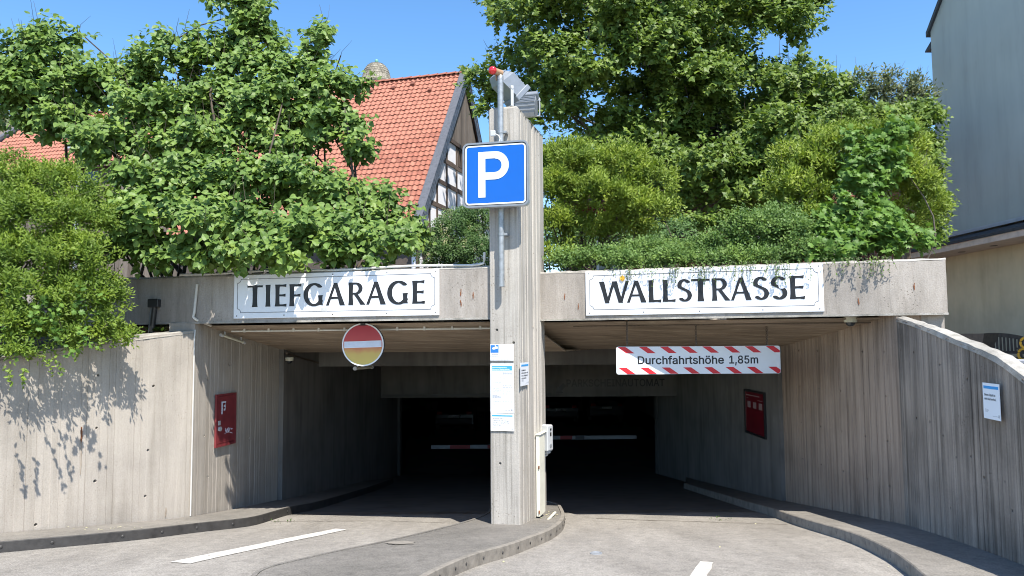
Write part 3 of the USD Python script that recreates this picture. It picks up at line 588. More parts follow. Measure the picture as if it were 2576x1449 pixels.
def glyph(c):
    if c == "T": return unary_union([stem(.34, 0, .98), bar(0, .34, .945), affinity.scale(bar(0, .34, .945), -1, 1, origin=(.34, 0))])
    if c == "I": return stem(.11)
    if c == "E": return unary_union([stem(.11), bar(.1, .54, .95), bar(.1, .51, .505), bar(.1, .56, .05)])
    if c == "F": return unary_union([stem(.11), bar(.1, .54, .95), bar(.1, .51, .49)])
    if c == "L": return unary_union([stem(.11), bar(.1, .54, .05)])
    if c == "G": return clipb(unary_union([nib(arc(.50, .5, .39, .475, 48, 322, 34), .105, .05), stem(.79, .03, .47, .18)]))
    if c == "A": return unary_union([stroke((.05, 0), (.40, 1), .13, .13), stroke((.73, 0), (.41, 1), .235, .17), bar(.17, .62, .33, .09, .0)])
    if c == "R": return clipb(unary_union([stem(.11), nib(np.vstack([[(.14, .955)], arc(.34, .73, .235, .225, 90, -90, 18), [(.14, .505)]]), .095, .042), stroke((.70, 0), (.33, .5), .235, .19)]))
    if c == "W": return unary_union([stroke((.30, 0), (.085, 1), .17, .20), stroke((.30, 0), (.56, 1), .12, .12), stroke((.82, 0), (.58, 1), .17, .20), stroke((.82, 0), (1.08, 1), .12, .13)])
    if c == "S":
        pts = np.vstack([arc(.31, .73, .205, .228, 38, 205, 20), arc(.33, .27, .215, .232, 65, -140, 22)])
        return clipb(nib(pts, .095, .048))
def name_board(m, word, boxes, base_zs, label):
    """White enamelled board with a fine frame line whose corners are cut by quarter circles."""
    t = thing("name_board", label, "sign board", m)
    W, H = 3.02, .60
    part(t, "board", bx(0, W, -.022, -.002, BOT + .05, BOT + .05 + H, .004), "sign_white")
    z0, z1 = BOT + .05, BOT + .05 + H
    fr = sbox(.055, z0 + .075, W - .055, z1 - .055)
    for cx in (.055, W - .055):
        for cz in (z0 + .075, z1 - .055): fr = fr.difference(Point(cx, cz).buffer(.055, quad_segs=8))
    part(t, "frame_line", plate(fr.difference(fr.buffer(-.0065)), -.0245, -.0225), "sign_grey_line")
    for c, (xa, xb), zb_, zt_ in zip(word, boxes, *base_zs):
        g = glyph(c); b = g.bounds
        g = affinity.translate(affinity.scale(affinity.translate(g, -b[0], 0), (xb - xa) / (b[2] - b[0]), zt_ - zb_, origin=(0, 0)), xa, zb_)
        part(t, "letter", plate(g, -.027, -.0228), "sign_black")
    for xx in (.05, W * .26, W * .5, W * .76, W - .05):
        for zz in (z0 + .035, z1 - .028):
            part(t, "screw", turned(bolt(.009, .005), np.array([[1, 0, 0, xx], [0, 0, -1, -.0222], [0, 1, 0, zz], [0, 0, 0, 1.0]])), "screw_metal", smooth=40)
    return t
px = lambda X, Y, x0, y0, s: ((x0 + X / s) * .644, (y0 + Y / s) * .644)
sL = 2576 / 850; sR = 2.576
def letter_boxes(m, rng, x0, y0, s, left, right):
    boxes = [(onface(*px(a, 450, x0, y0, s), m)[0], onface(*px(b, 450, x0, y0, s), m)[0]) for a, b in rng]
    zb = (onface(*px(*left[0], x0, y0, s), m)[1] + onface(*px(*right[0], x0, y0, s), m)[1]) / 2
    zt = (onface(*px(*left[1], x0, y0, s), m)[1] + onface(*px(*right[1], x0, y0, s), m)[1]) / 2
    return boxes, ([zb] * len(boxes), [zt] * len(boxes))
bL = letter_boxes(BL, [(213, 393), (428, 487), (540, 677), (709, 850), (878, 1107), (1143, 1367), (1406, 1610), (1618, 1850), (1865, 2112), (2160, 2312)], 900, 1000, sL, ((300, 605), (300, 350)), ((2240, 563), (2240, 290)))
nbL = name_board(BL, "TIEFGARAGE", *bL, "white board lettered TIEFGARAGE in black, over the left lane")
part(nbL, "sticker", bx(1.335, 1.43, -.0245, -.0222, BOT + .125, BOT + .175), "sticker_grey", label="small grey sticker below the letters")
bR = letter_boxes(BR, [(238, 540), (515, 712), (733, 862), (875, 1006), (1025, 1170), (1165, 1352), (1370, 1556), (1560, 1770), (1787, 1945), (1965, 2130), (2153, 2305)], 2250, 1000, sR, ((330, 470), (330, 255)), ((2230, 437), (2230, 202)))
nbR = name_board(BR, "WALLSTRASSE", *bR, "white board lettered WALLSTRASSE in black, over the right lane")
xg, zg = onface(*px(2068, 302, 2250, 1000, sR), BR)
part(nbR, "sticker", moved(plate(Point(0, 0).buffer(.038), -.0295, -.0272), [xg, 0, zg]), "sign_white", label="round white sticker on the second S")
def thinleaf(L_, w):
    return T([(0, 0, 0), (w, -.012, -L_ * .35), (0, -.004, -L_ * .4), (-w, -.01, -L_ * .35), (w * .7, -.016, -L_ * .75), (-w * .7, -.014, -L_ * .75), (0, -.006, -L_)], [[0, 2, 1], [0, 3, 2], [1, 2, 4], [2, 3, 5], [2, 6, 4], [2, 5, 6]])
xg, zg = onface(*px(470, 195, 2250, 1000, sR), BR)
solo("fallen_leaf", turned(thinleaf(.085, .036), BR @ np.array([[1, 0, 0, xg], [0, 1, 0, -.03], [0, 0, 1, zg], [0, 0, 0, 1.0]])), "leaf_yellow", "single yellow dry leaf caught at the top of the letter W", "dry leaf")

# ------------------------------------------------------------------ parking sign on its pole
PM = facem(onm(PF, .19, -.11), math.radians(-13.0))
def pm(u, v, y=0.0):
    m = PM.copy(); m[:3, 3] = onm(PM, 0, y); return onface(u, v, m)
ps = thing("parking_sign", "square blue parking sign with white P on a grey pole before the pier", "parking sign", PM)
xa, za = pm(1164.5, 525.5, -.15); xb, zb_ = pm(1329, 350, -.15); W = xb - xa; zc = (za + zb_) / 2; xc = (xa + xb) / 2; Hh = zb_ - za - .012
sq = lambda e, r: rrect(xc - W / 2 + e, xc + W / 2 - e, zc - Hh / 2 + e, zc + Hh / 2 - e, r)
part(ps, "sign_box", plate(sq(.004, .07), -.148, -.05), "frame_grey")
part(ps, "frame", plate(sq(0, .075).difference(sq(.022, .055)), -.162, -.148), "aluminium")
part(ps, "shadow_gap", plate(sq(.022, .055).difference(sq(.034, .045)), -.1515, -.1485), "frame_shadow")
part(ps, "white_border", plate(sq(.034, .045).difference(sq(.052, .03)), -.1535, -.1485), "letter_cream")
part(ps, "blue_panel", plate(sq(.052, .03), -.152, -.1485), "blue_panel")
def pq(X, Y): return pm((1640 + X / 2.07) * .644, (250 + Y / 2.07) * .644, -.15)
(lx0, lz1), (lx1, _) = pq(472, 715), pq(530, 900); _, lz0 = pq(475, 1082); wst = lx1 - lx0
rx1 = pq(720, 820)[0]; zbt = pq(530, 937)[1]
cz_, rz_ = (lz1 + zbt) / 2, (lz1 - zbt) / 2
bowl = unary_union([sbox(lx0, zbt, rx1 - rz_, lz1), Point(rx1 - rz_, cz_).buffer(rz_, quad_segs=12)])
hole = unary_union([sbox(lx1, zbt + wst * 1.0, rx1 - rz_, lz1 - wst * .95), Point(rx1 - rz_, cz_).buffer(rz_ - wst, quad_segs=12)]).intersection(sbox(lx1, -9, 9, 9))
hole = unary_union([hole, sbox(lx1, cz_ - (rz_ - wst), rx1 - rz_, cz_ + (rz_ - wst))])
part(ps, "letter", plate(unary_union([bowl.difference(hole), sbox(lx0, lz0, lx1, lz1)]), -.1565, -.1522), "letter_cream")
xp = 0.0
ztop, zbot = pm(1250, 192)[1], pm(1254, 722)[1]
pts = [(xp, 0, zbot), (xp, 0, zbot + .004), (xp, 0, ztop)]
part(ps, "pole", tube(pts, [.030, .0375, .0375], 16), "galvanised", smooth=40)
part(ps, "pole_cap", lathe([(0, .012), (.03, .008), (.0395, -.004), (.0395, -.05), (.036, -.05)], 16).apply_translation([xp, 0, ztop]), "galvanised", smooth=40)
for zz in (pm(1250, 333)[1], pm(1252, 590)[1]):
    part(ps, "pole_clamp", cat([lathe([(.0385, -.018), (.0425, -.018), (.0425, .018), (.0385, .018)], 16).apply_translation([xp, 0, zz]), bx(xp + .03, xp + .075, -.006, .1, zz - .015, zz + .015, .003)]), "galvanised")
x, z = pm(1241, 336, -.05)
part(ps, "junction_box", bx(x - .032, x + .032, -.085, -.04, z - .036, z + .036, .006), "box_grey")
part(ps, "cable", tube([(x + .03, -.06, z - .01), (x + .07, -.05, z - .03), (x + .085, -.045, z - .07), (x + .07, -.05, z - .12)], .007, 6), "pipe_white", smooth=True)
# red lamp on the pole top
wl_ = thing("warning_lamp", "round red signal lamp on top of the pole above the parking sign", "signal lamp", PM)
x, z = pm(1240.5, 179, -.06)
sph = trimesh.creation.icosphere(3, .052); sph.apply_scale([1, .95, 1])
part(wl_, "red_lens", moved(sph, [x, -.085, z]), "lamp_red", smooth=True)
part(wl_, "lamp_socket", tube([(x + .02, -.05, z), (x + .095, .02, z - .012)], [.045, .040], 14), "lamp_base", smooth=40)
part(wl_, "bracket", bx(x + .02, x + .035, -.02, .02, z - .10, z - .03, .003), "lamp_base")
part(wl_, "lamp_cable", tube([(x + .05, -.0, z - .06), (x + .075, -.03, z - .11), (x + .085, -.03, z - .24), (x + .085, .0, z - .34), (x + .11, .06, z - .37)], .007, 6), "pipe_white", smooth=True)
# floodlights on the pier top
def floodlight(m, L_, w, h, lean, label):
    t = thing("floodlight", label, "floodlight", m)
    c, s = math.cos(lean), math.sin(lean); R = np.eye(4); R[:3, :3] = [[1, 0, 0], [0, c, -s], [0, s, c]]
    body = trimesh.convex.convex_hull([(a * w / 2 * k, y, zz) for a in (-1, 1) for (y, zz, k) in ((0, 0, 1), (0, h, 1), (L_ * .62, h * .98, 1), (L_, h * .45, .85), (L_, h * .12, .85), (L_ * .7, -.02, 1))])
    part(t, "housing", turned(body, R), "aluminium")
    for q in np.linspace(.12, .9, 6):
        part(t, "cooling_rib", turned(bx(-w / 2 * .96, w / 2 * .96, L_ * q - .006, L_ * q + .006, h * .30, h * (1.07 - max(q - .6, 0) * 1.4), .002), R), "aluminium")
    part(t, "front_frame", turned(bx(-w / 2 - .02, w / 2 + .02, -.07, .0, -.03, h + .03, .008), R), "aluminium")
    part(t, "glass", turned(bx(-w / 2 + .02, w / 2 - .02, -.074, -.0705, .0, h - .0), R), "glass_dark")
    for sg in (-1, 1):
        part(t, "bracket", cat([bx(sg * (w / 2 + .03) - .004, sg * (w / 2 + .03) + .004, .06, .10, -h * .75, h * .55), turned(cyl((sg * (w / 2), 0, 0), (sg * (w / 2 + .04), 0, 0), .018), np.array([[1, 0, 0, 0], [0, 1, 0, .08], [0, 0, 1, h * .4], [0, 0, 0, 1.0]]))]), "box_grey")
    part(t, "bracket_foot", bx(-w / 2 - .034, w / 2 + .034, .06, .10, -h * .75 - .008, -h * .75), "box_grey")
    return t
p1 = onm(PF, .24, .22, PT); m1 = facem(p1 + [0.0, 0, .17], math.radians(118))
fl1 = floodlight(m1, .36, .30, .20, math.radians(42), "grey floodlight tilted steeply up on the front of the pier top")
p2 = at(1330, 272, 10.85); m2 = facem(p2, math.radians(165))
fl2 = floodlight(m2, .24, .30, .20, math.radians(-52), "ribbed grey floodlight hanging beside the back of the pier top")

# ------------------------------------------------------------------ notices
def notice(name, m, u0, v0, u1, v1, label, build, cat_="notice"):
    (xa, z1), (xb, _) = onface(u0, v0, m), onface(u1, v0, m); _, z0 = onface(u0, v1, m)
    t = thing(name, label, cat_, m); part(t, "sheet", bx(xa, xb, -.017, -.013, z0, z1), "sign_white"); build(t, xa, xb, z0, z1); return t
def lines(t, x0, x1, z1, z0, n, seed, h=.0032, mat="text_mid", name="small_print"):
    rg = np.random.default_rng(seed); out = []
    for i, z in enumerate(np.linspace(z1, z0, n)):
        if rg.random() < .12: continue
        x = x0
        while x < x1 - .008:
            w = min(rg.uniform(.012, .035), x1 - x)
            if rg.random() < .06: break
            out.append(bx(x, x + w, -.0182, -.0171, z - h / 2, z + h / 2)); x += w + .005
    part(t, name, cat(out), mat)
def put(t, text, x, z, h, width=None, mat="text_dark", bold=False, name="lettering"):
    part(t, name, writing(text, x, z, h, -.0172, .0012, width, bold), mat)
def n_video(t, a, b, z0, z1):
    W = b - a; H = z1 - z0
    part(t, "blue_field", bx(a + .02 * W, a + .36 * W, -.0186, -.0171, z1 - .52 * H, z1 - .05 * H), "blue_print")
    cam_ = unary_union([affinity.rotate(sbox(a + .12 * W, z1 - .30 * H, a + .32 * W, z1 - .16 * H), 14), sbox(a + .20 * W, z1 - .18 * H, a + .235 * W, z1 - .05 * H), Point(a + .115 * W, z1 - .26 * H).buffer(.035 * W)])
    part(t, "camera_symbol", plate(cam_, -.0198, -.0187), "paint_white")
    put(t, "Achtung", a + .06 * W, z1 - .65 * H, .075 * H, .26 * W); put(t, "Videoüberwachung!", a + .02 * W, z1 - .75 * H, .05 * H, .34 * W)
    lines(t, a + .40 * W, b - .05 * W, z1 - .06 * H, z1 - .78 * H, 13, 1); lines(t, a + .03 * W, b - .05 * W, z1 - .86 * H, z1 - .96 * H, 3, 2)
def n_terms(t, a, b, z0, z1):
    W = b - a; H = z1 - z0
    part(t, "blue_band", bx(a + .06 * W, b - .08 * W, -.0186, -.0171, z1 - .14 * H, z1 - .045 * H), "cyan_print")
    for k, s in enumerate(("Allgemeine Bedingungen für die", "Benutzung der Tiefgarage Wallstraße")):
        part(t, "lettering", writing(s, a + .08 * W, z1 - (.09 + .038 * k) * H, .02 * H, -.0187, .0011, (.62, .74)[k] * W, True), "paint_white")
    for k, (za, zb) in enumerate(((.21, .34), (.37, .46), (.50, .60), (.63, .70), (.75, .84))): lines(t, a + .08 * W, a + .47 * W, z1 - za * H, z1 - zb * H, 9, 10 + k, .0028)
    for k, (za, zb) in enumerate(((.18, .22), (.26, .39), (.42, .50), (.54, .66), (.70, .82))): lines(t, a + .53 * W, b - .07 * W, z1 - za * H, z1 - zb * H, 9, 20 + k, .0028)
    put(t, "STADTWERKE HERNE", a + .46 * W, z0 + .045 * H, .02 * H, .38 * W, "text_mid"); part(t, "emblem", bx(b - .13 * W, b - .06 * W, -.0184, -.0171, z0 + .04 * H, z0 + .08 * H), "text_mid")
    for sx in (a + .03 * W, b - .04 * W):
        for sz in (z0 + .02 * H, z1 - .025 * H): part(t, "screw", turned(bolt(.005, .003), np.array([[1, 0, 0, sx], [0, 0, -1, -.0171], [0, 1, 0, sz], [0, 0, 0, 1.0]])), "screw_metal")
def n_tow(t, a, b, z0, z1):
    W = b - a; H = z1 - z0
    part(t, "blue_band", bx(a + .05 * W, b - .06 * W, -.0184, -.0171, z1 - .17 * H, z1 - .09 * H), "cyan_print")
    for k, s in enumerate(("Widerrechtlich", "parkende Fahrzeuge", "werden kostenpflichtig", "abgeschleppt.")): put(t, s, a + .09 * W, z1 - (.33 + .12 * k) * H, .075 * H, (.50, .70, .68, .40)[k] * W)
    lines(t, a + .09 * W, a + .28 * W, z1 - .78 * H, z1 - .81 * H, 2, 31); put(t, "STADTWERKE HERNE", a + .60 * W, z0 + .10 * H, .04 * H, .26 * W, "text_mid"); part(t, "emblem", bx(b - .11 * W, b - .06 * W, -.0184, -.0171, z0 + .08 * H, z0 + .17 * H), "text_mid")
def n_small(texts, seed):
    def f(t, a, b, z0, z1):
        W = b - a; H = z1 - z0
        part(t, "blue_band", bx(a + .06 * W, b - .06 * W, -.0184, -.0171, z1 - .16 * H, z1 - .08 * H), "cyan_print")
        for k, (s, w) in enumerate(texts): put(t, s, a + .09 * W, z1 - (.36 + .115 * k) * H, .065 * H, w * W)
        lines(t, a + .1 * W, a + .33 * W, z1 - .74 * H, z1 - .80 * H, 3, seed); lines(t, a + .55 * W, b - .12 * W, z0 + .10 * H, z0 + .07 * H, 1, seed + 1); part(t, "emblem", bx(b - .11 * W, b - .06 * W, -.0184, -.0171, z0 + .07 * H, z0 + .15 * H), "text_mid")
    return f
notice("notice", PF, 1234.5, 866, 1292.5, 907, "white video surveillance notice with blue camera symbol, topmost on the pier", n_video)
notice("notice", PF, 1234.5, 914.5, 1293.5, 1038, "tall white notice of terms of use with blue heading, middle of the pier", n_terms)
notice("notice", PF, 1235.5, 1039.5, 1294, 1083, "white tow-away notice with grey text, lowest of the notices on the pier", n_tow)
PSn = facem(onm(PF, .391, 0), math.radians(75.0))
notice("notice", PSn, 1306.5, 913, 1326.5, 972, "narrow notice with blue band on the ribbed right side of the pier", n_small([("Das Abstellen von", .5), ("Motorrädern ist", .8), ("in der Tiefgarage", .76), ("nicht erlaubt.", .6)], 51))
dR = np.array(RW[2]) - np.array(RW[3]); RWf = facem([*(np.array(RW[3])) - np.array([.022, -.002]), 0], math.atan2(-dR[1], -dR[0]))
notice("notice", RWf, 2476, 962, 2518, 1050, "white notice with blue band on the dark wall at the right edge", n_small([("Dieses Objekt ist", .66), ("nicht barrierefrei.", .70)], 61))

# ------------------------------------------------------------------ fittings on the pier
dct = thing("cable_duct", "cream metal cable duct standing at the foot of the pier's right side", "cable duct", PS)
xa = onface(1346, 1200, PS)[0]; xb = onface(1362, 1200, PS)[0]; ztp = onface(1354, 1090, PS)[1]; zgr = float(G(10.3)) + .02
part(dct, "cover", bx(xa, xb - .05, -.062, -.014, zgr, ztp, .004), "duct_cream")
part(dct, "side_flange", bx(xb - .049, xb, -.03, -.014, zgr, ztp - .12, .003), "duct_cream")
part(dct, "top_lid", bx(xa - .012, xb + .02, -.075, -.012, ztp + .001, ztp + .012, .003), "duct_cream")
part(dct, "opening", bx(xb - .047, xb - .012, -.028, -.013, ztp - .115, ztp - .006), "dark_hole")
for zz in (ztp - .42, ztp - 1.0): part(dct, "hinge", cyl((xa - .008, -.055, zz - .02), (xa - .008, -.055, zz + .02), .009, 10), "rust")
solo("foot_strip", turned(bx(xa - .10, xb + .02, -.20, -.17, zgr - .028, zgr - .008, .004), PS), "duct_cream", "short white strip lying on the island before the cable duct", "strip")
iv = thing("wall_box", "light grey box with lens and slot on the back of the pier", "wall box")
c = onm(PS, 1.36, 0, 0); IM = facem(c, math.radians(-33))
t0 = at(1372, 1066, c[1]); b0 = at(1372, 1131, c[1]); zt0, zb0 = t0[2], b0[2]
part(iv, "housing", turned(bx(.0, .15, -.16, -.02, zb0, zt0, .012), IM), "box_grey", world=True)
part(iv, "front_panel", turned(bx(.151, .156, -.15, -.03, zb0 + .02, zt0 - .015, .002), IM), "box_grey", world=True)
part(iv, "lens", turned(cyl((.157, -.09, zt0 - .06), (.163, -.09, zt0 - .06), .018, 14), IM), "glass_dark", world=True)
part(iv, "slot", turned(bx(.157, .160, -.108, -.072, zt0 - .15, zt0 - .10), IM), "dark_hole", world=True)
part(iv, "loudspeaker", turned(cyl((.157, -.09, zb0 + .075), (.161, -.09, zb0 + .075), .028, 16), IM), "cast_grey", world=True)
part(iv, "sensor", turned(cat([bx(.01, .13, -.13, -.04, zb0 - .035, zb0 - .002, .008), cyl((.06, -.13, zb0 - .05), (.06, -.05, zb0 - .05), .03, 14)]), IM), "box_grey", world=True)

# ------------------------------------------------------------------ no-entry disc under the left beam
NM = facem(at(913, 867, 10.52), math.radians(-6.0))
ne = thing("no_entry_sign", "round faded red and yellow no-entry sign with a white bar, under the left beam", "traffic sign", NM)
r = 54.5 / 1932 * 10.52
part(ne, "back_plate", plate(Point(0, 0).buffer(r, quad_segs=24), -.0, .035), "frame_shadow")
part(ne, "white_rim", plate(Point(0, 0).buffer(r * .985, quad_segs=24).difference(Point(0, 0).buffer(r * .925, quad_segs=24)), -.008, -.0005), "paint_white")
part(ne, "faded_face", plate(Point(0, 0).buffer(r * .925, quad_segs=24), -.004, -.0005), "faded_red")
br = affinity.rotate(sbox(-r * .88, -r * .135, r * .88, r * .165), 1.5)
part(ne, "bar_edge", plate(br, -.0065, -.0045), "paint_white"); part(ne, "white_bar", plate(br.buffer(-.006), -.0078, -.0067), "reflective_grey")
part(ne, "hanger", cat([bx(-.035, .035, -.01, .045, r * .98, float(SL(.33)) - NM[2, 3] - .002), bx(-.05, .05, -.015, .05, float(SL(.33)) - NM[2, 3] - .012, float(SL(.33)) - NM[2, 3] - .003)]), "frame_shadow")
def tube_lamp(p, q, label, rad=.02):
    t = thing("tube_lamp", label, "tube lamp"); p, q = np.array(p), np.array(q); d = (q - p) / np.linalg.norm(q - p)
    part(t, "tube", tube([p, q], rad, 10), "tube_cream", world=True, smooth=40)
    for e, sg in ((p, 1), (q, -1)): part(t, "end_cap", tube([e - d * sg * .012, e + d * sg * .05], rad * 1.35, 10), "box_grey", world=True, smooth=40)
    for f in (.15, .85):
        c = p + (q - p) * f; part(t, "holder", bx(c[0] - .01, c[0] + .01, c[1] - .01, c[1] + .01, c[2], c[2] + .07), "box_grey", world=True)
LTf = facem([-4.452, 10.83, 0], math.atan2(2.57, .42))
def lt(u, v, out=.06): x, z = onface(u, v, LTf); return onm(LTf, x, -out, z)
tube_lamp(lt(547, 843), lt(606, 862), "slim white tube lamp high on the left tunnel wall under the ceiling", .018)
tube_lamp(at(893, 927, 12.6), at(936, 923.5, 13.7), "yellowish tube lamp hanging behind the round no-entry sign", .024)

# ------------------------------------------------------------------ height board on chains
HM = facem(at(1551, 942, 10.54), math.radians(-.4))
x1, z1 = onface(1962, 869.5, HM); W, H = x1, z1
hb = thing("height_limit_board", "white height limit board with red slanted stripes, hanging over the right lane", "height board", HM)
part(hb, "board", plate(rrect(0, W, 0, H, .03), 0, .022), "paint_white")
def hx(X): return onface(1288 + X * .5, 900, HM)[0]                                        # X: pixel column of the lower right study crop
bandh = H * .24
for zb, xs_ in ((H - bandh, (530, 637, 743, 849, 956, 1064, 1170, 1276)), (0.0, (535, 644, 752, 860, 966, 1073, 1180, 1288))):
    for k, X in enumerate(xs_):
        xa = hx(X - (0 if zb else 0)); wS = hx(62) - hx(0); sk = hx(46) - hx(0)
        s = Polygon([(xa + sk, zb), (xa + sk + wS * .64, zb), (xa + wS * .64, zb + bandh), (xa, zb + bandh)]).intersection(rrect(.004, W - .004, .004, H - .004, .03))
        if not s.is_empty: part(hb, "red_stripe", plate(s, -.0025, -.0003), "stripe_red")
part(hb, "lettering", writing("Durchfahrtshöhe", hx(632), H * .37, H * .275, -.0003, .002, width=hx(1066) - hx(632), bold=True), "sign_black")
part(hb, "lettering", writing("1,85m", hx(1092), H * .37, H * .275, -.0003, .002, width=hx(1238) - hx(1092), bold=True), "sign_black")
def chain(m, x, z0, z1, y):
    k = np.linspace(0, 2 * PI, 13); pr = np.c_[np.cos(k) * .013, np.sin(k) * .022]; out = []; n = max(int((z1 - z0) / .034), 3)
    for i in range(n):
        z = z0 + (i + .5) * (z1 - z0) / n; sc = (z1 - z0) / n / .034; a = (i % 2) * PI / 2 + .3
        loop = np.c_[pr[:, 0] * math.cos(a), pr[:, 0] * math.sin(a), pr[:, 1] * sc * 1.02] + [x, y, z]; out.append(tube(loop, .0055, 5, caps=False))
    return out
for u in (1578, 1752, 1930):
    t = thing("chain", {1578: "leftmost of the three rusty chains holding the height board", 1752: "middle one of the three rusty chains holding the height board", 1930: "rightmost of the three rusty chains holding the height board"}[u], "chain", HM)
    x = onface(u, 869, HM)[0]; pw = onm(HM, x, .011); zc_ = float(SR(dwall(BR, np.array(pw[0]), np.array(pw[1])))) if dwall(BR, np.array(pw[0]), np.array(pw[1])) > .33 else BOT
    for l in chain(HM, x, H - .012, zc_ - HM[2, 3], .011): part(t, "link", l, "chain_steel", smooth=True)
    part(t, "ceiling_hook", cyl((x, .011, zc_ - HM[2, 3] - .02), (x, .011, zc_ - HM[2, 3] + .03), .008, 8), "chain_steel")

# ------------------------------------------------------------------ dome cameras
def dome_camera(p, r, label, m):
    t = thing("dome_camera", label, "dome camera", m)
    part(t, "mount", lathe([(0, .0), (r * 1.02, 0), (r * .95, -r * .85), (r * .78, -r * .88), (0, -r * .88)], 24), "tube_cream", smooth=35)
    h = trimesh.creation.icosphere(3, r * .74); h.apply_scale([1, 1, .9]); part(t, "dark_dome", moved(h, [0, 0, -r * .85]), "glass_dark", smooth=True)
    return t
pc = at(2139, 796, 9.85); mm_ = np.eye(4); mm_[:3, 3] = pc; mm_[2, 3] = min(pc[2], BOT - .01); dome_camera(pc, .082, "cream dome camera with dark lens under the right beam's soffit", mm_)
pc = at(728, 899, 13.3); mm_ = facem(pc, 0) @ np.array([[0, 0, -1, 0], [1, 0, 0, 0], [0, -1, 0, 0], [0, 0, 0, 1.0]]) if False else facem(pc, 0); dome_camera(pc, .07, "small white dome camera deep at the left tunnel wall", mm_)

# ------------------------------------------------------------------ pipes and conduits
def conduit(points, r, label, clips=(), mat="pipe_white", clipm="pipe_white", sides=8):
    t = thing("conduit", label, "conduit"); part(t, "pipe", tube(points, r, sides), mat, world=True, smooth=60)
    for c in clips: part(t, "clip", bx(c[0] - .014, c[0] + .014, c[1] - .02, c[1] + .02, c[2] - r * 1.3, c[2] + .035), clipm, world=True)
def blp(u, v, off): m = BL.copy(); m[:3, 3] = onm(BL, 0, off); x, z = onface(u, v, m); return onm(BL, x, off, z)
for u, v_ in ((1160, 762), (1158, 735), (1190, 742)): mark(beamL, blp(u, v_, -.006), (BL[0, 0], BL[1, 0]), -.05, .04, .016, "rust", "rust_spot")
def brp(u, v, off): m = BR.copy(); m[:3, 3] = onm(BR, 0, off); x, z = onface(u, v, m); return onm(BR, x, off, z)
for u, v_ in ((2160, 757), (1420, 745), (1455, 770), (2300, 720)): mark(beamR, brp(u, v_, -.006), (BR[0, 0], BR[1, 0]), -.05, .04, .015, "rust", "rust_spot")
zt = TOP + .018
conduit([onm(BL, x, .015, zt + .01 * math.sin(x * 3)) for x in np.linspace(-.9, 3.45, 24)] + [onm(BL, 3.56, .005, zt), onm(BL, 3.615, -.0, zt + .012), onm(BL, 3.632, -.02, zt + .06), onm(BL, 3.635, -.02, zt + .15)], .016, "thin light pipe along the top of the left beam turning up at the pier")
xs_ = np.linspace(-.02, 3.5, 12); dC = .55
conduit([onm(BL, x, dC, float(SL(dC)) - .03) for x in np.linspace(-.42, 3.66, 14)], .013, "white conduit with clips across the left lane's ceiling", [onm(BL, x, dC, float(SL(dC)) - .03) for x in np.linspace(-.2, 3.4, 10)])
conduit([onm(BR, x, .52, float(SR(.52)) - .012) for x in np.linspace(-.3, 3.75, 14)], .009, "dark thin conduit across the right lane's ceiling", mat="chain_steel")
jx, jy = -4.43, 10.80
p0 = blp(496, 715, -.03); p1 = blp(489, 785, -.03)
conduit([p0, (p0 + p1) / 2, p1, p1 + [-.01, -.01, -.07], p1 + [.03, .0, -.11], lt(535, 823, .03)], .019, "white downpipe bent round the joint at the left beam's left end", [])
conduit([blp(486, 830, -.02) + [.02, 0.02, 0]] + [np.array([-4.462, 10.80, z]) for z in np.linspace(.1, float(G(10.8)) + .01, 12)], .011, "thin white cable running down the wall joint at the left lane")
RTf = facem([4.667 - .016, 9.34, 0], math.atan2(3.22, -.297) + PI)
def rt(u, v, out=.03): x, z = onface(u, v, RTf); return onm(RTf, x, -out, z)
conduit([rt(2122, 812), rt(2060, 833), rt(1975, 863)], .013, "cream conduit below the dome camera on the right tunnel wall", mat="tube_cream")
dp = thing("rain_pipe", "black rain pipe down the left end of the left beam, behind the shrub", "rain pipe")
q0 = blp(388, 770, -.06); q1 = blp(380, 838, -.06)
part(dp, "pipe", tube([q0 + [0, 0, .0], q1, q1 + [-.01, 0, -.35]], .045, 12), "poster_black", world=True, smooth=40)
part(dp, "funnel", moved(bx(-.075, .075, -.06, .06, -.02, .10, .01), q0), "poster_black", world=True)
conduit([at(712, 889, 13.3) + [.06, 0, 0], at(800, 913, 15.1)], .02, "dark slanting conduit at the left end of the first cross beam", mat="chain_steel")

# ------------------------------------------------------------------ red cabinet and red poster
cb = thing("hydrant_cabinet", "red metal hose cabinet with white F sign in the left tunnel wall", "hose cabinet")
(xa, za), (xb, zb_) = onface(540, 1124, LTf), onface(590, 988, LTf)
za = onface(565, 1118, LTf)[1]; zb_ = onface(565, 992.5, LTf)[1]
W = xb - xa; H = zb_ - za
CF = facem(onm(LTf, 0, 0.0), math.atan2(2.57, .42))
loc = lambda mesh: turned(mesh, CF)
part(cb, "frame", loc(plate(sbox(xa - .015, za - .015, xb + .015, zb_ + .015).difference(sbox(xa + .012, za + .012, xb - .012, zb_ - .012)), -.028, .0)), "paint_red", world=True)
part(cb, "door", loc(bx(xa + .015, xb - .015, -.022, -.002, za + .035, zb_ - .015, .003)), "paint_red", world=True)
part(cb, "lower_panel", loc(bx(xa + .015, xb - .015, -.02, -.002, za + .014, za + .030, .002)), "paint_red", world=True)
fx0, fz0 = xa + W * .24, za + H * .62
wp = Polygon([(0, 0), (W * .06, 0), (W * .06, H * .05), (W * .20, H * .07), (W * .23, H * .25), (0, H * .25)])
part(cb, "sign_plate", loc(plate(affinity.translate(wp, fx0, fz0), -.0245, -.0222)), "reflective_grey", world=True)
F_ = unary_union([sbox(.28, .12, .46, .86), sbox(.28, .72, .86, .86), sbox(.28, .42, .72, .54)])
part(cb, "letter", loc(plate(affinity.translate(affinity.scale(F_, W * .23, H * .25, origin=(0, 0)), fx0, fz0), -.0262, -.0247)), "poster_red", world=True)
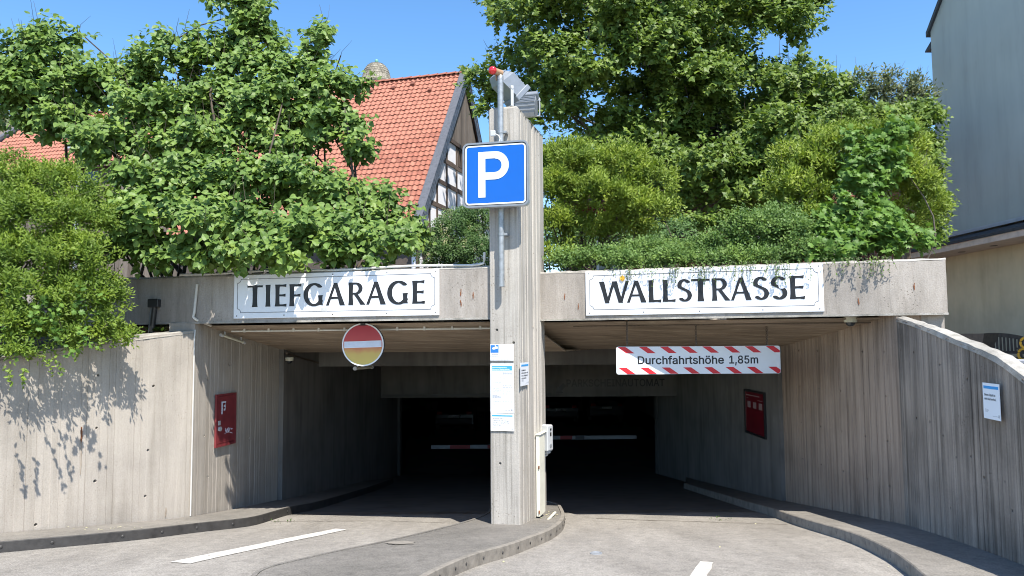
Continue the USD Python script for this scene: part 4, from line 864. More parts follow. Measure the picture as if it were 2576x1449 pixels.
part(cb, "lock", loc(turned(cyl((0, -.05, 0), (0, -.02, 0), .034, 18), facem([xa + W * .14, 0, za + H * .34], 0))), "box_grey", world=True, label="round grey knob lock")
part(cb, "latch", loc(bx(xa + W * .07, xa + W * .19, -.03, -.0222, za + H * .41, za + H * .50, .003)), "box_grey", world=True)
scr = [np.c_[[.45, .5, .47, .55, .58, .62, .64, .69, .71], [.30, .25, .33, .24, .32, .24, .33, .26, .32]], np.c_[[.42, .55, .70, .84], [.22, .24, .235, .20]], np.c_[[.75, .80, .78, .86], [.29, .30, .28, .29]]]
part(cb, "scribble", loc(cat([tube(np.c_[xa + W * s[:, 0], np.full(len(s), -.023), za + H * s[:, 1]], .004, 4) for s in scr])), "reflective_grey", world=True)
RIf = facem([4.31 - .012, 12.56, 0], math.atan2(6.54, -.07) + PI)
(xa, _), (xb, _) = onface(1876, 1040, RIf), onface(1927, 1040, RIf); za = (onface(1878, 1086, RIf)[1] + onface(1927, 1106, RIf)[1]) / 2; zb_ = (onface(1876, 978, RIf)[1] + onface(1925, 988, RIf)[1]) / 2
po = thing("red_poster", "dark red poster with three pale pictures in a black frame, deep on the right wall", "poster", RIf); W, H = xb - xa, zb_ - za
part(po, "frame", plate(sbox(xa, za, xb, zb_).difference(sbox(xa + .035, za + .035, xb - .035, zb_ - .035)), -.03, 0), "poster_black")
part(po, "sheet", bx(xa + .035, xb - .035, -.012, -.002, za + .035, zb_ - .035), "poster_red")
for f in (.20, .48, .76): part(po, "picture", bx(xa + W * (f - .05), xa + W * (f + .10), -.0145, -.0122, za + H * .60, za + H * .74), "poster_pale")
part(po, "heading", cat([bx(xa + W * .08, xa + W * .74, -.0142, -.0122, za + H * .87, za + H * .89), bx(xa + W * .1, xa + W * .2, -.0142, -.0122, za + H * .81, za + H * .82), bx(xa + W * .65, xa + W * .88, -.0142, -.0122, za + H * .79, za + H * .80)]), "poster_pale")

# ------------------------------------------------------------------ barriers and cars in the dark hall
plain("barrier_grey", (.33, .34, .35), rough=.5); plain("barrier_red", (.30, .02, .02), rough=.5)
def barrier(m, x0, x1, segs, label, tip=-1):
    t = thing("barrier", label, "barrier", m)
    part(t, "boom", bx(x0, x1, -.025, .025, -.05, .05, .006), "barrier_grey")
    for a, b in segs: part(t, "red_band", cat([bx(a, b, -.028, -.0255, -.048, .048)]), "barrier_red")
    return t
m_ = facem(at(1140, 1124, 20.6), 0); z_ = m_[2, 3]; k = 20.6 / 1932
b1 = barrier(m_, -55 * k, 180 * k, [(-8 * k, 42 * k), (85 * k, 125 * k)], "barrier boom with a red band across the left lane in the dark")
part(b1, "post", bx(176 * k, 210 * k, -.14, .14, float(G(20.6)) - KERB - z_, .14, .02), "car_paint_grey")
m_ = facem(at(1500, 1100, 21.2), 0); z_ = m_[2, 3]; k = 21.2 / 1932
b2 = barrier(m_, -230 * k, 100 * k, [(-90 * k, -60 * k)], "barrier boom reaching into the right lane in the dark")
part(b2, "post", bx(-250 * k, -215 * k, -.14, .14, float(G(21.2)) - KERB - z_, .14, .02), "car_paint_grey")
part(b2, "joint_sleeve", bx(-52 * k, -30 * k, -.035, .035, -.065, .065, .01), "car_paint_grey")
def parked_car(p, label, paint, plate_text):
    t = thing("parked_car", label, "car", facem(p, 0)); w = .86
    side = Polygon([(0, .32), (.05, .72), (.25, .98), (.75, 1.40), (1.4, 1.47), (2.3, 1.44), (3.0, 1.02), (4.0, .88), (4.2, .62), (4.2, .30), (.1, .28)]).buffer(.05).buffer(-.02)
    bm = trimesh.creation.extrude_polygon(side, 2 * w, engine="earcut"); v = bm.vertices; wid = np.where(v[:, 1] > .95, 1 - (v[:, 1] - .95) * .42, 1.0)
    part(t, "body", T(np.stack([(v[:, 2] - w) * wid, v[:, 0], v[:, 1]], 1), bm.faces), paint, smooth=35)
    part(t, "rear_window", T([(-.60, .22, 1.0), (.60, .22, 1.0), (.53, .66, 1.38), (-.53, .66, 1.38)], [[0, 1, 2], [0, 2, 3]]), "glass_dark")
    for sx in (-1, 1):
        part(t, "tail_light", bx(sx * .68 - .12, sx * .68 + .12, -.03, .06, .74, .88, .02), "tail_red")
        for y in (.75, 3.4): part(t, "wheel", cyl((sx * .70, y, .32), (sx * .88, y, .32), .32, 20), "tyre", smooth=40)
    part(t, "bumper", bx(-.82, .82, -.06, .06, .32, .58, .03), paint)
    part(t, "number_plate", bx(-.26, .26, -.075, -.061, .60, .71), "paint_white"); part(t, "plate_characters", writing(plate_text, -.22, .625, .06, -.0755, .001, .44), "sign_black")
for (u, v, y, lb_, pt, tx) in ((1143, 1038, 35.5, "dark car parked behind the left barrier, seen from behind", "car_paint", "HER LD 2704"), (1411, 1019.5, 38.5, "dark car parked at the far end behind the right barrier's post", "car_paint", "UN DW 612"), (1526, 1014, 39.5, "grey car parked at the far end behind the right barrier's tip", "car_paint_grey", "UN KH 122")):
    p = at(u, v, y); p[2] = -3.8845 - KERB; parked_car(p, lb_, pt, tx)

# ================================================================== half-timbered house
HY = math.radians(-16.0); RV = np.array([math.cos(HY), math.sin(HY), 0.0]); GV = np.array([-math.sin(HY), math.cos(HY), 0.0])
ridge0 = at(1172, 182, 28.0); HW, EZ = 4.38, 3.88; RZ = ridge0[2]
HM_ = facem([ridge0[0], ridge0[1], 0], HY)                      # x to the right along the ridge (ends at 0), y towards the back of the house
house = thing("half_timbered_house", "half-timbered house with orange tiled roof and white gable, behind the lilac", "house", HM_)
slope = math.hypot(HW, RZ - EZ); us = np.array([0, -HW / slope, -(RZ - EZ) / slope]); un = np.array([0, -(RZ - EZ) / slope, HW / slope])   # down the roof, out of it
def roofpt(a, b, o=0.0): return np.array([a, 0, RZ]) + us * b + un * o
def on_roof(u, v):
    d = ray(u, v); R3 = HM_[:3, :3]; p0 = HM_[:3, 3] + R3 @ np.array([0, 0, RZ]); n = R3 @ un; p = d * (np.dot(n, p0) / np.dot(n, d)); q = np.linalg.inv(HM_) @ [*p, 1]
    return q[0], float(np.dot(q[:3] - [0, 0, RZ], us))
LEN = 23.0
hipA = [on_roof(100, 295), on_roof(0, 355), on_roof(-120, 425)]
bl_ = on_roof(250, 409)[1]                                    # the eave on the left lies higher up the slope
def eave_b(a): return slope if a > -9.3 else bl_
def hip_ok(a, b):
    (a0, b0), (a1, b1) = hipA[0], hipA[2]; return a > a0 + (a1 - a0) * (b - b0) / (b1 - b0)
part(house, "roof_deck", T([roofpt(0, 0, -.07), roofpt(-22, 0, -.07), roofpt(-22, bl_, -.07), roofpt(-9.3, bl_, -.07), roofpt(-9.3, slope, -.07), roofpt(0, slope, -.07), roofpt(0, 0, -.16), roofpt(-22, 0, -.16), roofpt(-22, bl_, -.16), roofpt(-9.3, bl_, -.16), roofpt(-9.3, slope, -.16), roofpt(0, slope, -.16)],
    [[0, 1, 2], [0, 2, 3], [0, 3, 4], [0, 4, 5], [6, 8, 7], [6, 9, 8], [6, 10, 9], [6, 11, 10], [5, 4, 10], [5, 10, 11], [3, 2, 8], [3, 8, 9]]), "old_board")
TW, TE, TLn = .192, .240, .33
prof = [(0.0, .012), (.031, .034), (.067, .029), (.098, .004), (.134, -.008), (.17, .002), (.204, .017)]
def tile_mesh(a, b, rg):
    """One pantile: an S across, lifted at its lower edge, with a thickness there."""
    j = rg.normal(0, .003, 3); tl = rg.normal(0, .004); v = []
    for k, (bb, o) in enumerate(((b - .04, -.012), (b + TLn - .075, .026), (b + TLn - .075, .006))):
        for x, z in prof: v.append(roofpt(a - TW + x + j[0], bb + j[1] * (k > 0), z + o + j[2] + tl * (x - .1) * 2))
    n = len(prof); f = []
    for i in range(n - 1): f += [[i, n + i, n + i + 1], [i, n + i + 1, i + 1], [n + i, 2 * n + i, 2 * n + i + 1], [n + i, 2 * n + i + 1, n + i + 1]]
    return np.array(v), np.array(f)
rg = np.random.default_rng(77); allt = []
camL = np.linalg.inv(HM_) @ np.array([0, 0, 0, 1.0])
for r_ in range(int(slope / TE) + 1):
    b = r_ * TE + .02
    for c_ in range(int(LEN / TW)):
        a = -.02 - c_ * TW
        if b > eave_b(a) - .1 or (a < -15 and not hip_ok(a - TW, b)): continue
        v, f = tile_mesh(a, b, rg); allt.append((np.linalg.norm(v.mean(0) - camL[:3]), a, b, v, f))
vis = [t for t in allt if t[1] > -3.6]; vis.sort(key=lambda t: t[0]); first = vis[:300]; keep = {id(t) for t in first}
for _, a, b, v, f in first: part(house, "roof_tile", T(v, f), "roof_tile", smooth=50)
rest = [t for t in allt if id(t) not in keep]; k = len(rest[0][3])
part(house, "tile_field", T(np.vstack([t[3] for t in rest]), np.vstack([t[4] + i * k for i, t in enumerate(rest)])), "roof_tile", smooth=50, kind="stuff")
t_ = np.linspace(0, PI, 9)
for i in range(56):                                            # ridge caps
    a = -.02 - i * .36; 
    if a < hipA[0][0] + .2: break
    sec = lambda x, r, dz: np.c_[np.full(9, x), -np.cos(t_) * r, RZ + np.sin(t_) * r * .8 + dz]
    s0, s1 = sec(a, .125, -.02 + rg.normal(0, .004)), sec(a - .38, .11, -.035); s2 = sec(a, .10, -.04)
    part(house, "ridge_cap", cat([loft(s0, s1), loft(s2, s0)]), "roof_tile", smooth=50)
hb0, hb1 = roofpt(*hipA[0], .06), roofpt(*hipA[2], .06); part(house, "hip_cap", tube([hb0, (hb0 + hb1) / 2 + un * .02, hb1], .13, 8), "slate", smooth=40)
# vents in the third tile row
for u, v in ((1083, 227), (1040, 212 + 0), (990, 222), (936, 229)):
    a, b = on_roof(u, v); part(house, "vent_tile", trimesh.convex.convex_hull([roofpt(a - .09, b + .1, .03), roofpt(a + .09, b + .1, .03), roofpt(a - .07, b + .1, .10), roofpt(a + .07, b + .1, .10), roofpt(a - .06, b - .12, .035), roofpt(a + .06, b - .12, .035)]), "roof_tile_dark")
a, b = on_roof(1037, 521); part(house, "roof_step", cat([tube([roofpt(a - .15, b, .10), roofpt(a + .25, b, .10)], .03, 8)]), "chain_steel")
# slate-clad verge boards, front and back slope
un2, us2 = un * [1, -1, 1], us * [1, -1, 1]
def verge(us_, un_, sgn, name):
    L_ = slope + .1; q = lambda b, o, x: np.array([x, 0, RZ]) + us_ * b + un_ * o
    part(house, name, trimesh.convex.convex_hull([q(b, o, x) for b in (-.05, L_) for o in (-.28, .045) for x in (.02, .055)]), "frame_shadow")
    n = 40; w = L_ / n; rr = np.random.default_rng(12)
    for i in range(n):
        b = i * w
        for o0, o1, xo in ((-.28, -.09, .058), (-.13, .05, .066)):
            z = rr.normal(0, .002); pts = [q(b - .01, o1, xo + z), q(b + w * 1.12, o1, xo + .007 + z), q(b + w * 1.12, o0 + .05, xo + .007 + z), q(b + w * .7, o0, xo + .006 + z), q(b - .01, o0 + .02, xo + z)]
            pts = [*pts, *[p - [.005, 0, 0] for p in pts]]
            part(house, "slate", trimesh.convex.convex_hull(np.array(pts)), "slate")
    part(house, "verge_cap", trimesh.convex.convex_hull([q(b, o, x) for b in (-.05, L_) for o in (.05, .065) for x in (-.20, .085)]), "slate")
verge(us, un, 1, "verge_board"); verge(us2, un2, -1, "verge_board")
part(house, "back_roof", T([np.array([x, 0, RZ]) + us2 * b + un2 * o for o in (0, -.16) for x, b in ((.02, 0), (-21, 0), (-21, slope), (.02, slope))], [[0, 2, 1], [0, 3, 2], [4, 5, 6], [4, 6, 7], [0, 4, 7], [0, 7, 3]]), "roof_tile_dark")
# gable wall: plaster panels, timbers, boarded tip
GX = -.09
GF = facem((HM_ @ [GX, 0, 0, 1])[:3], HY + PI / 2)              # x along the gable towards the back, z up
halfw = lambda z: (RZ - .22 - z) * HW / (RZ - EZ)
def gplate(shape, y0, y1):
    m = plate(shape, y0, y1); v = m.vertices; return T(np.stack([GX - v[:, 1], v[:, 0], v[:, 2]], 1), m.faces)
ZC = 7.11
part(house, "plaster_wall", gplate(Polygon([(-halfw(3.7), 3.7), (halfw(3.7), 3.7), (halfw(ZC), ZC), (-halfw(ZC), ZC)]), 0, .2), "plaster_white")
part(house, "lower_wall", gplate(sbox(-4.1, .7, 4.1, 3.45), .12, .3), "plaster_white")
tim = lambda s, y=-.03: part(house, "timber", gplate(s, y, -.002), "timber")
rr = np.random.default_rng(31)
tri = Polygon([(-halfw(3.7) - .05, 3.7), (halfw(3.7), 3.7), (0, RZ - .25)])
for z in (4.61, 5.47, 6.28):
    w = halfw(z); s = Polygon([(x, z + .075 + rr.normal(0, .012)) for x in np.linspace(-w, w, 9)] + [(x, z - .075 + rr.normal(0, .012)) for x in np.linspace(w, -w, 9)]).intersection(tri); tim(s, -.032)
for q in (-3.37, -2.71, -1.79, -.80, .2, 1.2, 2.2, 3.1):
    zt = min(ZC, RZ - .3 - abs(q) * (RZ - EZ) / HW)
    if zt < 3.9: continue
    tim(Polygon([(q - .065 + rr.normal(0, .008), z) for z in np.linspace(3.72, zt, 6)] + [(q + .065 + rr.normal(0, .008), z) for z in np.linspace(zt, 3.72, 6)]), -.022)
part(house, "base_beam", gplate(sbox(-4.65, 3.45, 4.65, 3.72), -.14, .1), "timber")
for q in (-4.1, -2.9): part(house, "brace", gplate(Polygon([(q - .08, .9), (q + .08, .9), (q + .08, 3.44), (q - .08, 3.44)]), .06, .119), "timber")
part(house, "brace", gplate(Polygon([(-4.02, 3.44), (-3.86, 3.44), (-3.40, 2.5), (-3.52, 2.45)]), .0, .1), "timber")
part(house, "collar_beam", gplate(sbox(-halfw(ZC), ZC - .06, halfw(ZC), ZC + .08), -.07, -.002), "timber")
x = -halfw(ZC)
while x < halfw(ZC):                                            # weathered boards
    w = rr.uniform(.15, .21); s = sbox(x, ZC + .081, x + w - .012, RZ).intersection(Polygon([(-halfw(ZC), ZC), (halfw(ZC), ZC), (0, RZ - .24)]))
    if not s.is_empty and s.area > .004: part(house, "board", gplate(s, -.035 - rr.uniform(0, .012), .0), "old_board")
    x += w
part(house, "board_backing", gplate(Polygon([(-halfw(ZC), ZC), (halfw(ZC), ZC), (0, RZ - .24)]), .01, .1), "frame_shadow")
wn = part(house, "gable_window", gplate(sbox(-.66, 6.36, .1, ZC - .07).difference(sbox(-.60, 6.42, .04, ZC - .13)), -.03, -.001), "timber")
part(wn, "pane", gplate(sbox(-.60, 6.42, .04, ZC - .13), -.008, -.003), "frame_shadow")
for q in np.linspace(-.53, -.03, 6): part(wn, "bar", gplate(sbox(q - .015, 6.42, q + .015, ZC - .13), -.024, -.0085), "timber")
# front side below the raised eave: boarded wall, window, white downpipe, roof windows, dormer
zE = float(roofpt(0, bl_)[2]); yE = float(roofpt(0, bl_)[1])
part(house, "front_wall", bx(-22, -9.31, yE + .35, yE + .6, .8, zE + .1), "bench_wood")
x = -21.9
while x < -9.4:
    w = rr.uniform(.16, .24); part(house, "wall_board", bx(x, x + w - .015, yE + .31 - rr.uniform(0, .012), yE + .345, .8, zE + .05), "old_board"); x += w
part(house, "front_wall", bx(-9.3, -.35, -HW + .45, -HW + .6, .7, EZ + .3), "bench_wood")
part(house, "eave_board", bx(-22, -9.31, yE - .02, yE + .3, zE - .16, zE - .10), "timber")
def hx_(u, v, y):
    R3 = HM_[:3, :3]; d = ray(u, v); n = R3 @ np.array([0, 1, 0]); p0 = HM_[:3, 3] + R3 @ np.array([0, y, 0]); p = d * (np.dot(n, p0) / np.dot(n, d)); return (np.linalg.inv(HM_) @ [*p, 1])[:3]
q = hx_(195, 425, yE + .1)
part(house, "downpipe", tube([(q[0], yE + .12, zE - .1), (q[0], yE + .12, 1.2)], .075, 10), "gutter_zinc", smooth=40)
q0, q1 = hx_(205, 425, yE + .3), hx_(250, 412, yE + .3)
part(house, "dark_window", bx(min(q0[0], q1[0]) - .3, max(q0[0], q1[0]), yE + .27, yE + .30, zE - 1.0, zE - .25), "glass_dark")
for (ua, va, ub, vb) in ((190, 345, 222, 366), (400, 335, 440, 370), (490, 268, 512, 292)):
    a0, b0 = on_roof(ua, va); a1, b1 = on_roof(ub, vb); am, bm = (a0 + a1) / 2, (b0 + b1) / 2
    rwn = part(house, "roof_window", trimesh.convex.convex_hull([roofpt(am + sx * .5, bm + sb * .55, o) for sx in (-1, 1) for sb in (-1, 1) for o in (.0, .12)]), "gutter_zinc")
    part(rwn, "pane", trimesh.convex.convex_hull([roofpt(am + sx * .4, bm + sb * .44, o) for sx in (-1, 1) for sb in (-1, 1) for o in (.121, .127)]), "glass_dark")
a0, b0 = on_roof(515, 388); c0 = roofpt(a0, b0)
part(house, "dormer_front", bx(a0 - .9, a0 + .9, c0[1] - .75, c0[1] - .65, c0[2] - .4, c0[2] + .75), "old_board")
part(house, "dormer_roof", trimesh.convex.convex_hull([(a0 + sx * 1.1, c0[1] + y, c0[2] + z + o) for sx in (-1, 1) for (y, z) in ((-1.0, .75), (.75, 1.3)) for o in (0, .08)]), "roof_tile_dark")
part(house, "dormer_window", bx(a0 - .4, a0 + .4, c0[1] - .78, c0[1] - .751, c0[2] - .1, c0[2] + .5), "glass_dark")
# ------------------------------------------------------------------ stone cupola behind the ridge
cY = 46.0; cc = at(947, 205, cY); k = cY / 1932; base = cc[2] - 30 * k
tower = thing("church_cupola", "grey stone-shingled bell-shaped cupola with green copper knob, behind the tiled ridge", "cupola", facem([cc[0], cc[1], base], HY))
H_ = lambda v: (-(v - 205) * k + 30 * k)
prof_c = [(47 * k, H_(216)), (43 * k, H_(208)), (37.5 * k, H_(200)), (35 * k, H_(192)), (33 * k, H_(184)), (30.5 * k, H_(176)), (26 * k, H_(168)), (20 * k, H_(161.5)), (11 * k, H_(158)), (0, H_(157))]
rr = np.random.default_rng(5)
cup_ = lathe([(r * .97, z) for r, z in prof_c], 12); part(tower, "inner_shell", cup_, "stone_shingle")
rows = []
pp_ = np.array(prof_c); ss = np.r_[0, np.cumsum(np.linalg.norm(np.diff(pp_, axis=0), axis=1))]
for sI in np.arange(0, ss[-1] - .15, .17):
    r0, z0_ = np.interp(sI, ss, pp_[:, 0]), np.interp(sI, ss, pp_[:, 1]); r1, z1_ = np.interp(sI + .22, ss, pp_[:, 0]), np.interp(sI + .22, ss, pp_[:, 1])
    n_ = max(int(2 * PI * r0 / .17), 6); off = rr.uniform(0, 1)
    for i in range(n_):
        a0, a1 = (i + off) * 2 * PI / n_ + .01, (i + 1 + off) * 2 * PI / n_ - .01; e = .018 + rr.uniform(0, .012)
        v = [(r0 + e, z0_, a0), (r0 + e, z0_, a1), (r1, z1_, a1), (r1, z1_, a0)]; rows.append(np.array([(r * math.cos(a), r * math.sin(a), z) for r, z, a in v] + [(r * .96 * math.cos(a), r * .96 * math.sin(a), z) for r, z, a in v[:2]]))
part(tower, "shingle", T(np.vstack(rows), np.vstack([np.array([[0, 1, 2], [0, 2, 3], [4, 5, 1], [4, 1, 0]]) + 6 * i for i in range(len(rows))])), "stone_shingle", kind="stuff")
part(tower, "cornice", lathe([(49 * k, H_(217)), (50 * k, H_(213)), (46 * k, H_(211)), (40 * k, H_(209))], 24), "stone_shingle")
part(tower, "drum", lathe([(44 * k, H_(340)), (44 * k, H_(217))], 24), "render_beige")
part(tower, "copper_knob", lathe([(0, H_(146)), (3 * k, H_(147)), (5.2 * k, H_(151)), (4 * k, H_(155)), (2.5 * k, H_(157)), (4 * k, H_(159.5))], 16), "copper_green", smooth=60)
part(tower, "finial_base", lathe([(13 * k, H_(160)), (8 * k, H_(157)), (4 * k, H_(157))], 16), "cast_grey")

# ------------------------------------------------------------------ grey building on the right
gA = np.array([12.9, 23.1]); gB = np.array([13.25, 8.0]); gd = (gB - gA) / np.linalg.norm(gB - gA); gL = np.linalg.norm(gB - gA)
GM = facem([*gA, 0], math.atan2(gd[1], gd[0]))                 # x along the side wall towards the viewer, y into the building
gb = thing("rendered_building", "tall grey rendered building at the right edge with a low beige annex", "building", GM)
def gq(u, v, off=0.0): m = GM.copy(); m[:3, 3] = (GM @ [0, off, 0, 1])[:3]; return onface(u, v, m)
zlow = gq(2372, 598)[1]; zl2 = gq(2576, 555)[1]; zb_ = (zlow + zl2) / 2
xc_, zc_ = gq(2335, 85); x2, z2 = gq(2367, 0); pitch = (z2 - zc_) / max(x2 - xc_, .05)
xe = gq(2366, 590)[0]; xtop = gq(2345, 200)[0]; x_l = (xe + xtop) / 2
ztop2 = zc_ + pitch * 3.2
part(gb, "side_wall", plate(Polygon([(x_l, zb_), (gL, zb_), (gL, ztop2), (x_l + 3.2, ztop2), (x_l, zc_)]), 0, 6), "render_grey")
vb = Polygon([(x_l - .12, zc_ - .12), (x_l - .12, zc_ + .04), (x_l + 3.2, ztop2 + .16), (x_l + 3.2, ztop2)])
part(gb, "verge_board", plate(vb, -.08, 6), "flat_roof")
xg, zg = gq(2326, 133)
part(gb, "gutter", trimesh.convex.convex_hull([(x_l - a, y, zg + b) for y in (.0, 6) for a, b in ((.35, 0), (.33, .05), (.02, .22), (.0, .0))]), "flat_roof")
part(gb, "base_flashing", bx(x_l + .05, gL, -.03, -.002, zb_ - .01, zb_ + .09), "gutter_zinc")
part(gb, "flat_roof", trimesh.convex.convex_hull([(x, y, z) for x in (x_l - .75, gL) for (y, z) in ((-.85, zb_ - .40), (-.85, zb_ - .33), (.1, zb_ - .03), (.1, zb_ - .1))]), "flat_roof")
part(gb, "fascia", bx(x_l - .70, gL, -.82, -.70, zb_ - .56, zb_ - .405), "fascia_pink")
part(gb, "eave_soffit", bx(x_l - .68, gL, -.699, .15, zb_ - .56, zb_ - .52), "fascia_pink")
for u in (2416, 2497):
    m = GM.copy(); x = gq(u, 605, -.3)[0]; part(gb, "downlight", lathe([(0, -.004), (.09, -.004), (.10, 0)], 16).apply_transform(np.array([[1, 0, 0, x], [0, 1, 0, -.28], [0, 0, 1, zb_ - .562], [0, 0, 0, 1.0]])), "dark_hole")
part(gb, "annex_wall", bx(x_l - .45, gL, .12, 6, -.9, zb_ - .561), "render_beige")
# garden bench, planter, table and yellow ornament in front of the annex
bc = at(2514, 852, 19.3); BM = facem([bc[0] - .15, bc[1], -.86], math.radians(-62))
bn = thing("garden_bench", "dark weathered garden bench with arched slatted back, before the beige annex", "bench", BM)
Wb = 1.75
for s in (-1, 1):
    part(bn, "leg", bx(s * Wb / 2 - .035, s * Wb / 2 + .035, -.5, -.43, 0, .62), "bench_wood"); part(bn, "leg", bx(s * Wb / 2 - .035, s * Wb / 2 + .035, -.035, .035, 0, .93), "bench_wood")
    part(bn, "armrest", bx(s * Wb / 2 - .045, s * Wb / 2 + .045, -.52, .0, .621, .66), "bench_wood")
for i in range(5): part(bn, "seat_slat", bx(-Wb / 2 + .04, Wb / 2 - .04, -.48 + i * .092, -.405 + i * .092, .40, .43), "bench_wood")
xx = np.linspace(-Wb / 2 + .035, Wb / 2 - .035, 17); archz = lambda x: .82 + .15 * (1 - (2 * x / Wb) ** 2)
part(bn, "top_rail", plate(Polygon([*zip(xx, archz(xx) + .05), *zip(xx[::-1], archz(xx[::-1]) - .05)]), -.025, .025), "bench_wood")
part(bn, "lower_rail", bx(-Wb / 2 + .035, Wb / 2 - .035, -.02, .02, .50, .57), "bench_wood")
for x in np.linspace(-Wb / 2 + .1, Wb / 2 - .1, 19): part(bn, "back_slat", bx(x - .022, x + .022, -.012, .012, .57, float(archz(np.array(x))) - .05), "bench_wood")
pl = at(2428, 845, 18.2); plm = facem([pl[0], pl[1], 0], math.radians(-62))
solo("planter_box", turned(cat([trimesh.convex.convex_hull([(sx * .62, sy * .3, pl[2] + .05) for sx in (-1, 1) for sy in (-1, 1)] + [(sx * .5, sy * .22, pl[2] - .3) for sx in (-1, 1) for sy in (-1, 1)])]), plm), "bench_wood", "dark low planter box left of the arched garden bench", "planter")
tb = at(2545, 905, 15.5); tbl = thing("garden_table", "light grey tabletop in front of the arched bench at the right edge", "table", facem([tb[0] + .35, tb[1], -.86], math.radians(-62)))
th = tb[2] + .86
part(tbl, "top", bx(-.62, .75, -.4, .4, th - .07, th, .01), "tabletop_grey")
for sx in (-.55, .68):
    for sy in (-.34, .34): part(tbl, "leg", bx(sx - .03, sx + .03, sy - .03, sy + .03, 0, th - .07), "tabletop_grey")
yo = at(2576, 876, 16.2); yt = thing("ring_ornament", "yellow ornament of two joined rings on a white post, at the right edge", "ornament", facem([yo[0] + .05, yo[1], yo[2]], math.radians(-35)))
kk = 16.2 / 1932
for cx_, cz_, rr_ in ((-2 * kk, 13.5 * kk, 12.5 * kk), (-7 * kk, -15.5 * kk, 13.5 * kk)):
    a_ = np.linspace(0, 2 * PI, 29); part(yt, "ring", tube(np.c_[cx_ + np.cos(a_) * rr_ * .78, 0 * a_, cz_ + np.sin(a_) * rr_], .025, 8, caps=False), "yellow_paint", smooth=True)
part(yt, "link", tube([(3 * kk, 0, -14 * kk), (12 * kk, 0, -6 * kk), (20 * kk, 0, 2 * kk)], [.05, .06, .05], 8), "yellow_paint", smooth=True)
part(yt, "post", bx(-.02, .05, .03, .10, -.86 - yo[2], 22 * kk, .01), "paint_white")

# ------------------------------------------------------------------ red brick house behind the maple
def brick_face(t, x0, x1, z0, z1, y, holes, rowsize=(.25, .083), as_parts=False, seed=0):
    """Bricks one by one, joints recessed, around the openings."""
    rr = np.random.default_rng(seed); vs, fs, n = [], [], 0; r_ = 0; z = z0
    while z < z1:
        x = x0 - (r_ % 2) * rowsize[0] / 2
        while x < x1:
            a, b = max(x, x0) + .006, min(x + rowsize[0], x1) - .006
            if b - a > .03 and not any(a < h[1] and b > h[0] and z < h[3] and z + rowsize[1] > h[2] for h in holes):
                e = rr.uniform(.004, .012); m = bx(a, b, y - e, y + .02, z + .005, z + rowsize[1] - .006)
                if as_parts: part(t, "brick", m, "old_brick")
                else: vs.append(m.vertices); fs.append(m.faces + n); n += len(m.vertices)
            x += rowsize[0]
        z += rowsize[1]; r_ += 1
    if vs: part(t, "brickwork", T(np.vstack(vs), np.vstack(fs)), "old_brick", kind="stuff")
BY = 27.0; bm_ = facem([0, BY, 0], math.radians(0)); bk = thing("brick_house", "red brick house with white windows, glimpsed below the maple crown", "house", bm_)
def bq(u, v): return onface(u, v, bm_)
xL, xR = bq(1430, 600)[0], bq(2375, 600)[0]
wins = []
for (u0, v0, u1, v1) in ((1727, 556, 1775, 640), (1500, 600, 1560, 690), (1905, 556, 1950, 640), (2050, 556, 2095, 640)):
    (a, zt), (b, zb2) = bq(u0, v0), bq(u1, v1); wins.append((a, b, zb2, zt))
part(bk, "wall", bx(xL, xR, .0, .4, -1.2, 4.9), "mortar")
x0v, x1v = bq(1660, 600)[0], bq(1870, 600)[0]; z0v, z1v = bq(1700, 640)[1], bq(1700, 545)[1]
brick_face(bk, xL, x0v, .9, 4.9, 0, wins, seed=1); brick_face(bk, x1v, xR, .9, 4.9, 0, wins, seed=2)
brick_face(bk, x0v, x1v, z1v, 4.9, 0, wins, seed=3); brick_face(bk, x0v, x1v, .9, z0v, 0, wins, seed=5)
brick_face(bk, x0v, x1v, z0v, z1v, 0, wins, as_parts=True, seed=4)
for a, b, zb2, zt in wins:
    w = part(bk, "window", plate(sbox(a, zb2, b, zt).difference(sbox(a + .07, zb2 + .07, (a + b) / 2 - .035, zt - .07)).difference(sbox((a + b) / 2 + .035, zb2 + .07, b - .07, zt - .07)), -.05, -.001), "window_white")
    part(w, "pane", bx(a + .02, b - .02, -.012, -.004, zb2 + .02, zt - .02), "glass_dark")
part(bk, "roof", trimesh.convex.convex_hull([(x, y, z) for x in (xL - .3, xR + .3) for (y, z) in ((-.5, 4.75), (-.5, 4.9), (3.6, 7.2), (3.6, 7.0))]), "roof_tile_dark")
# brick building with dark roof glimpsed between the right shrub and the grey building
b2m = facem([*at(2362, 600, 25.5)[:2], 0], math.radians(0)); b2 = thing("brick_outbuilding", "narrow strip of old red brickwork between the right shrub and the grey building", "building", b2m)
part(b2, "wall", bx(-1.6, 1.4, .0, .3, -1.2, 6.2), "mortar"); brick_face(b2, -1.6, 1.4, .6, 6.2, 0, [], seed=8)
part(b2, "roof", trimesh.convex.convex_hull([(x, y, z) for x in (-1.8, 1.6) for (y, z) in ((-.4, 6.1), (-.4, 6.22), (2.2, 7.3), (2.2, 7.1))]), "roof_tile_dark")

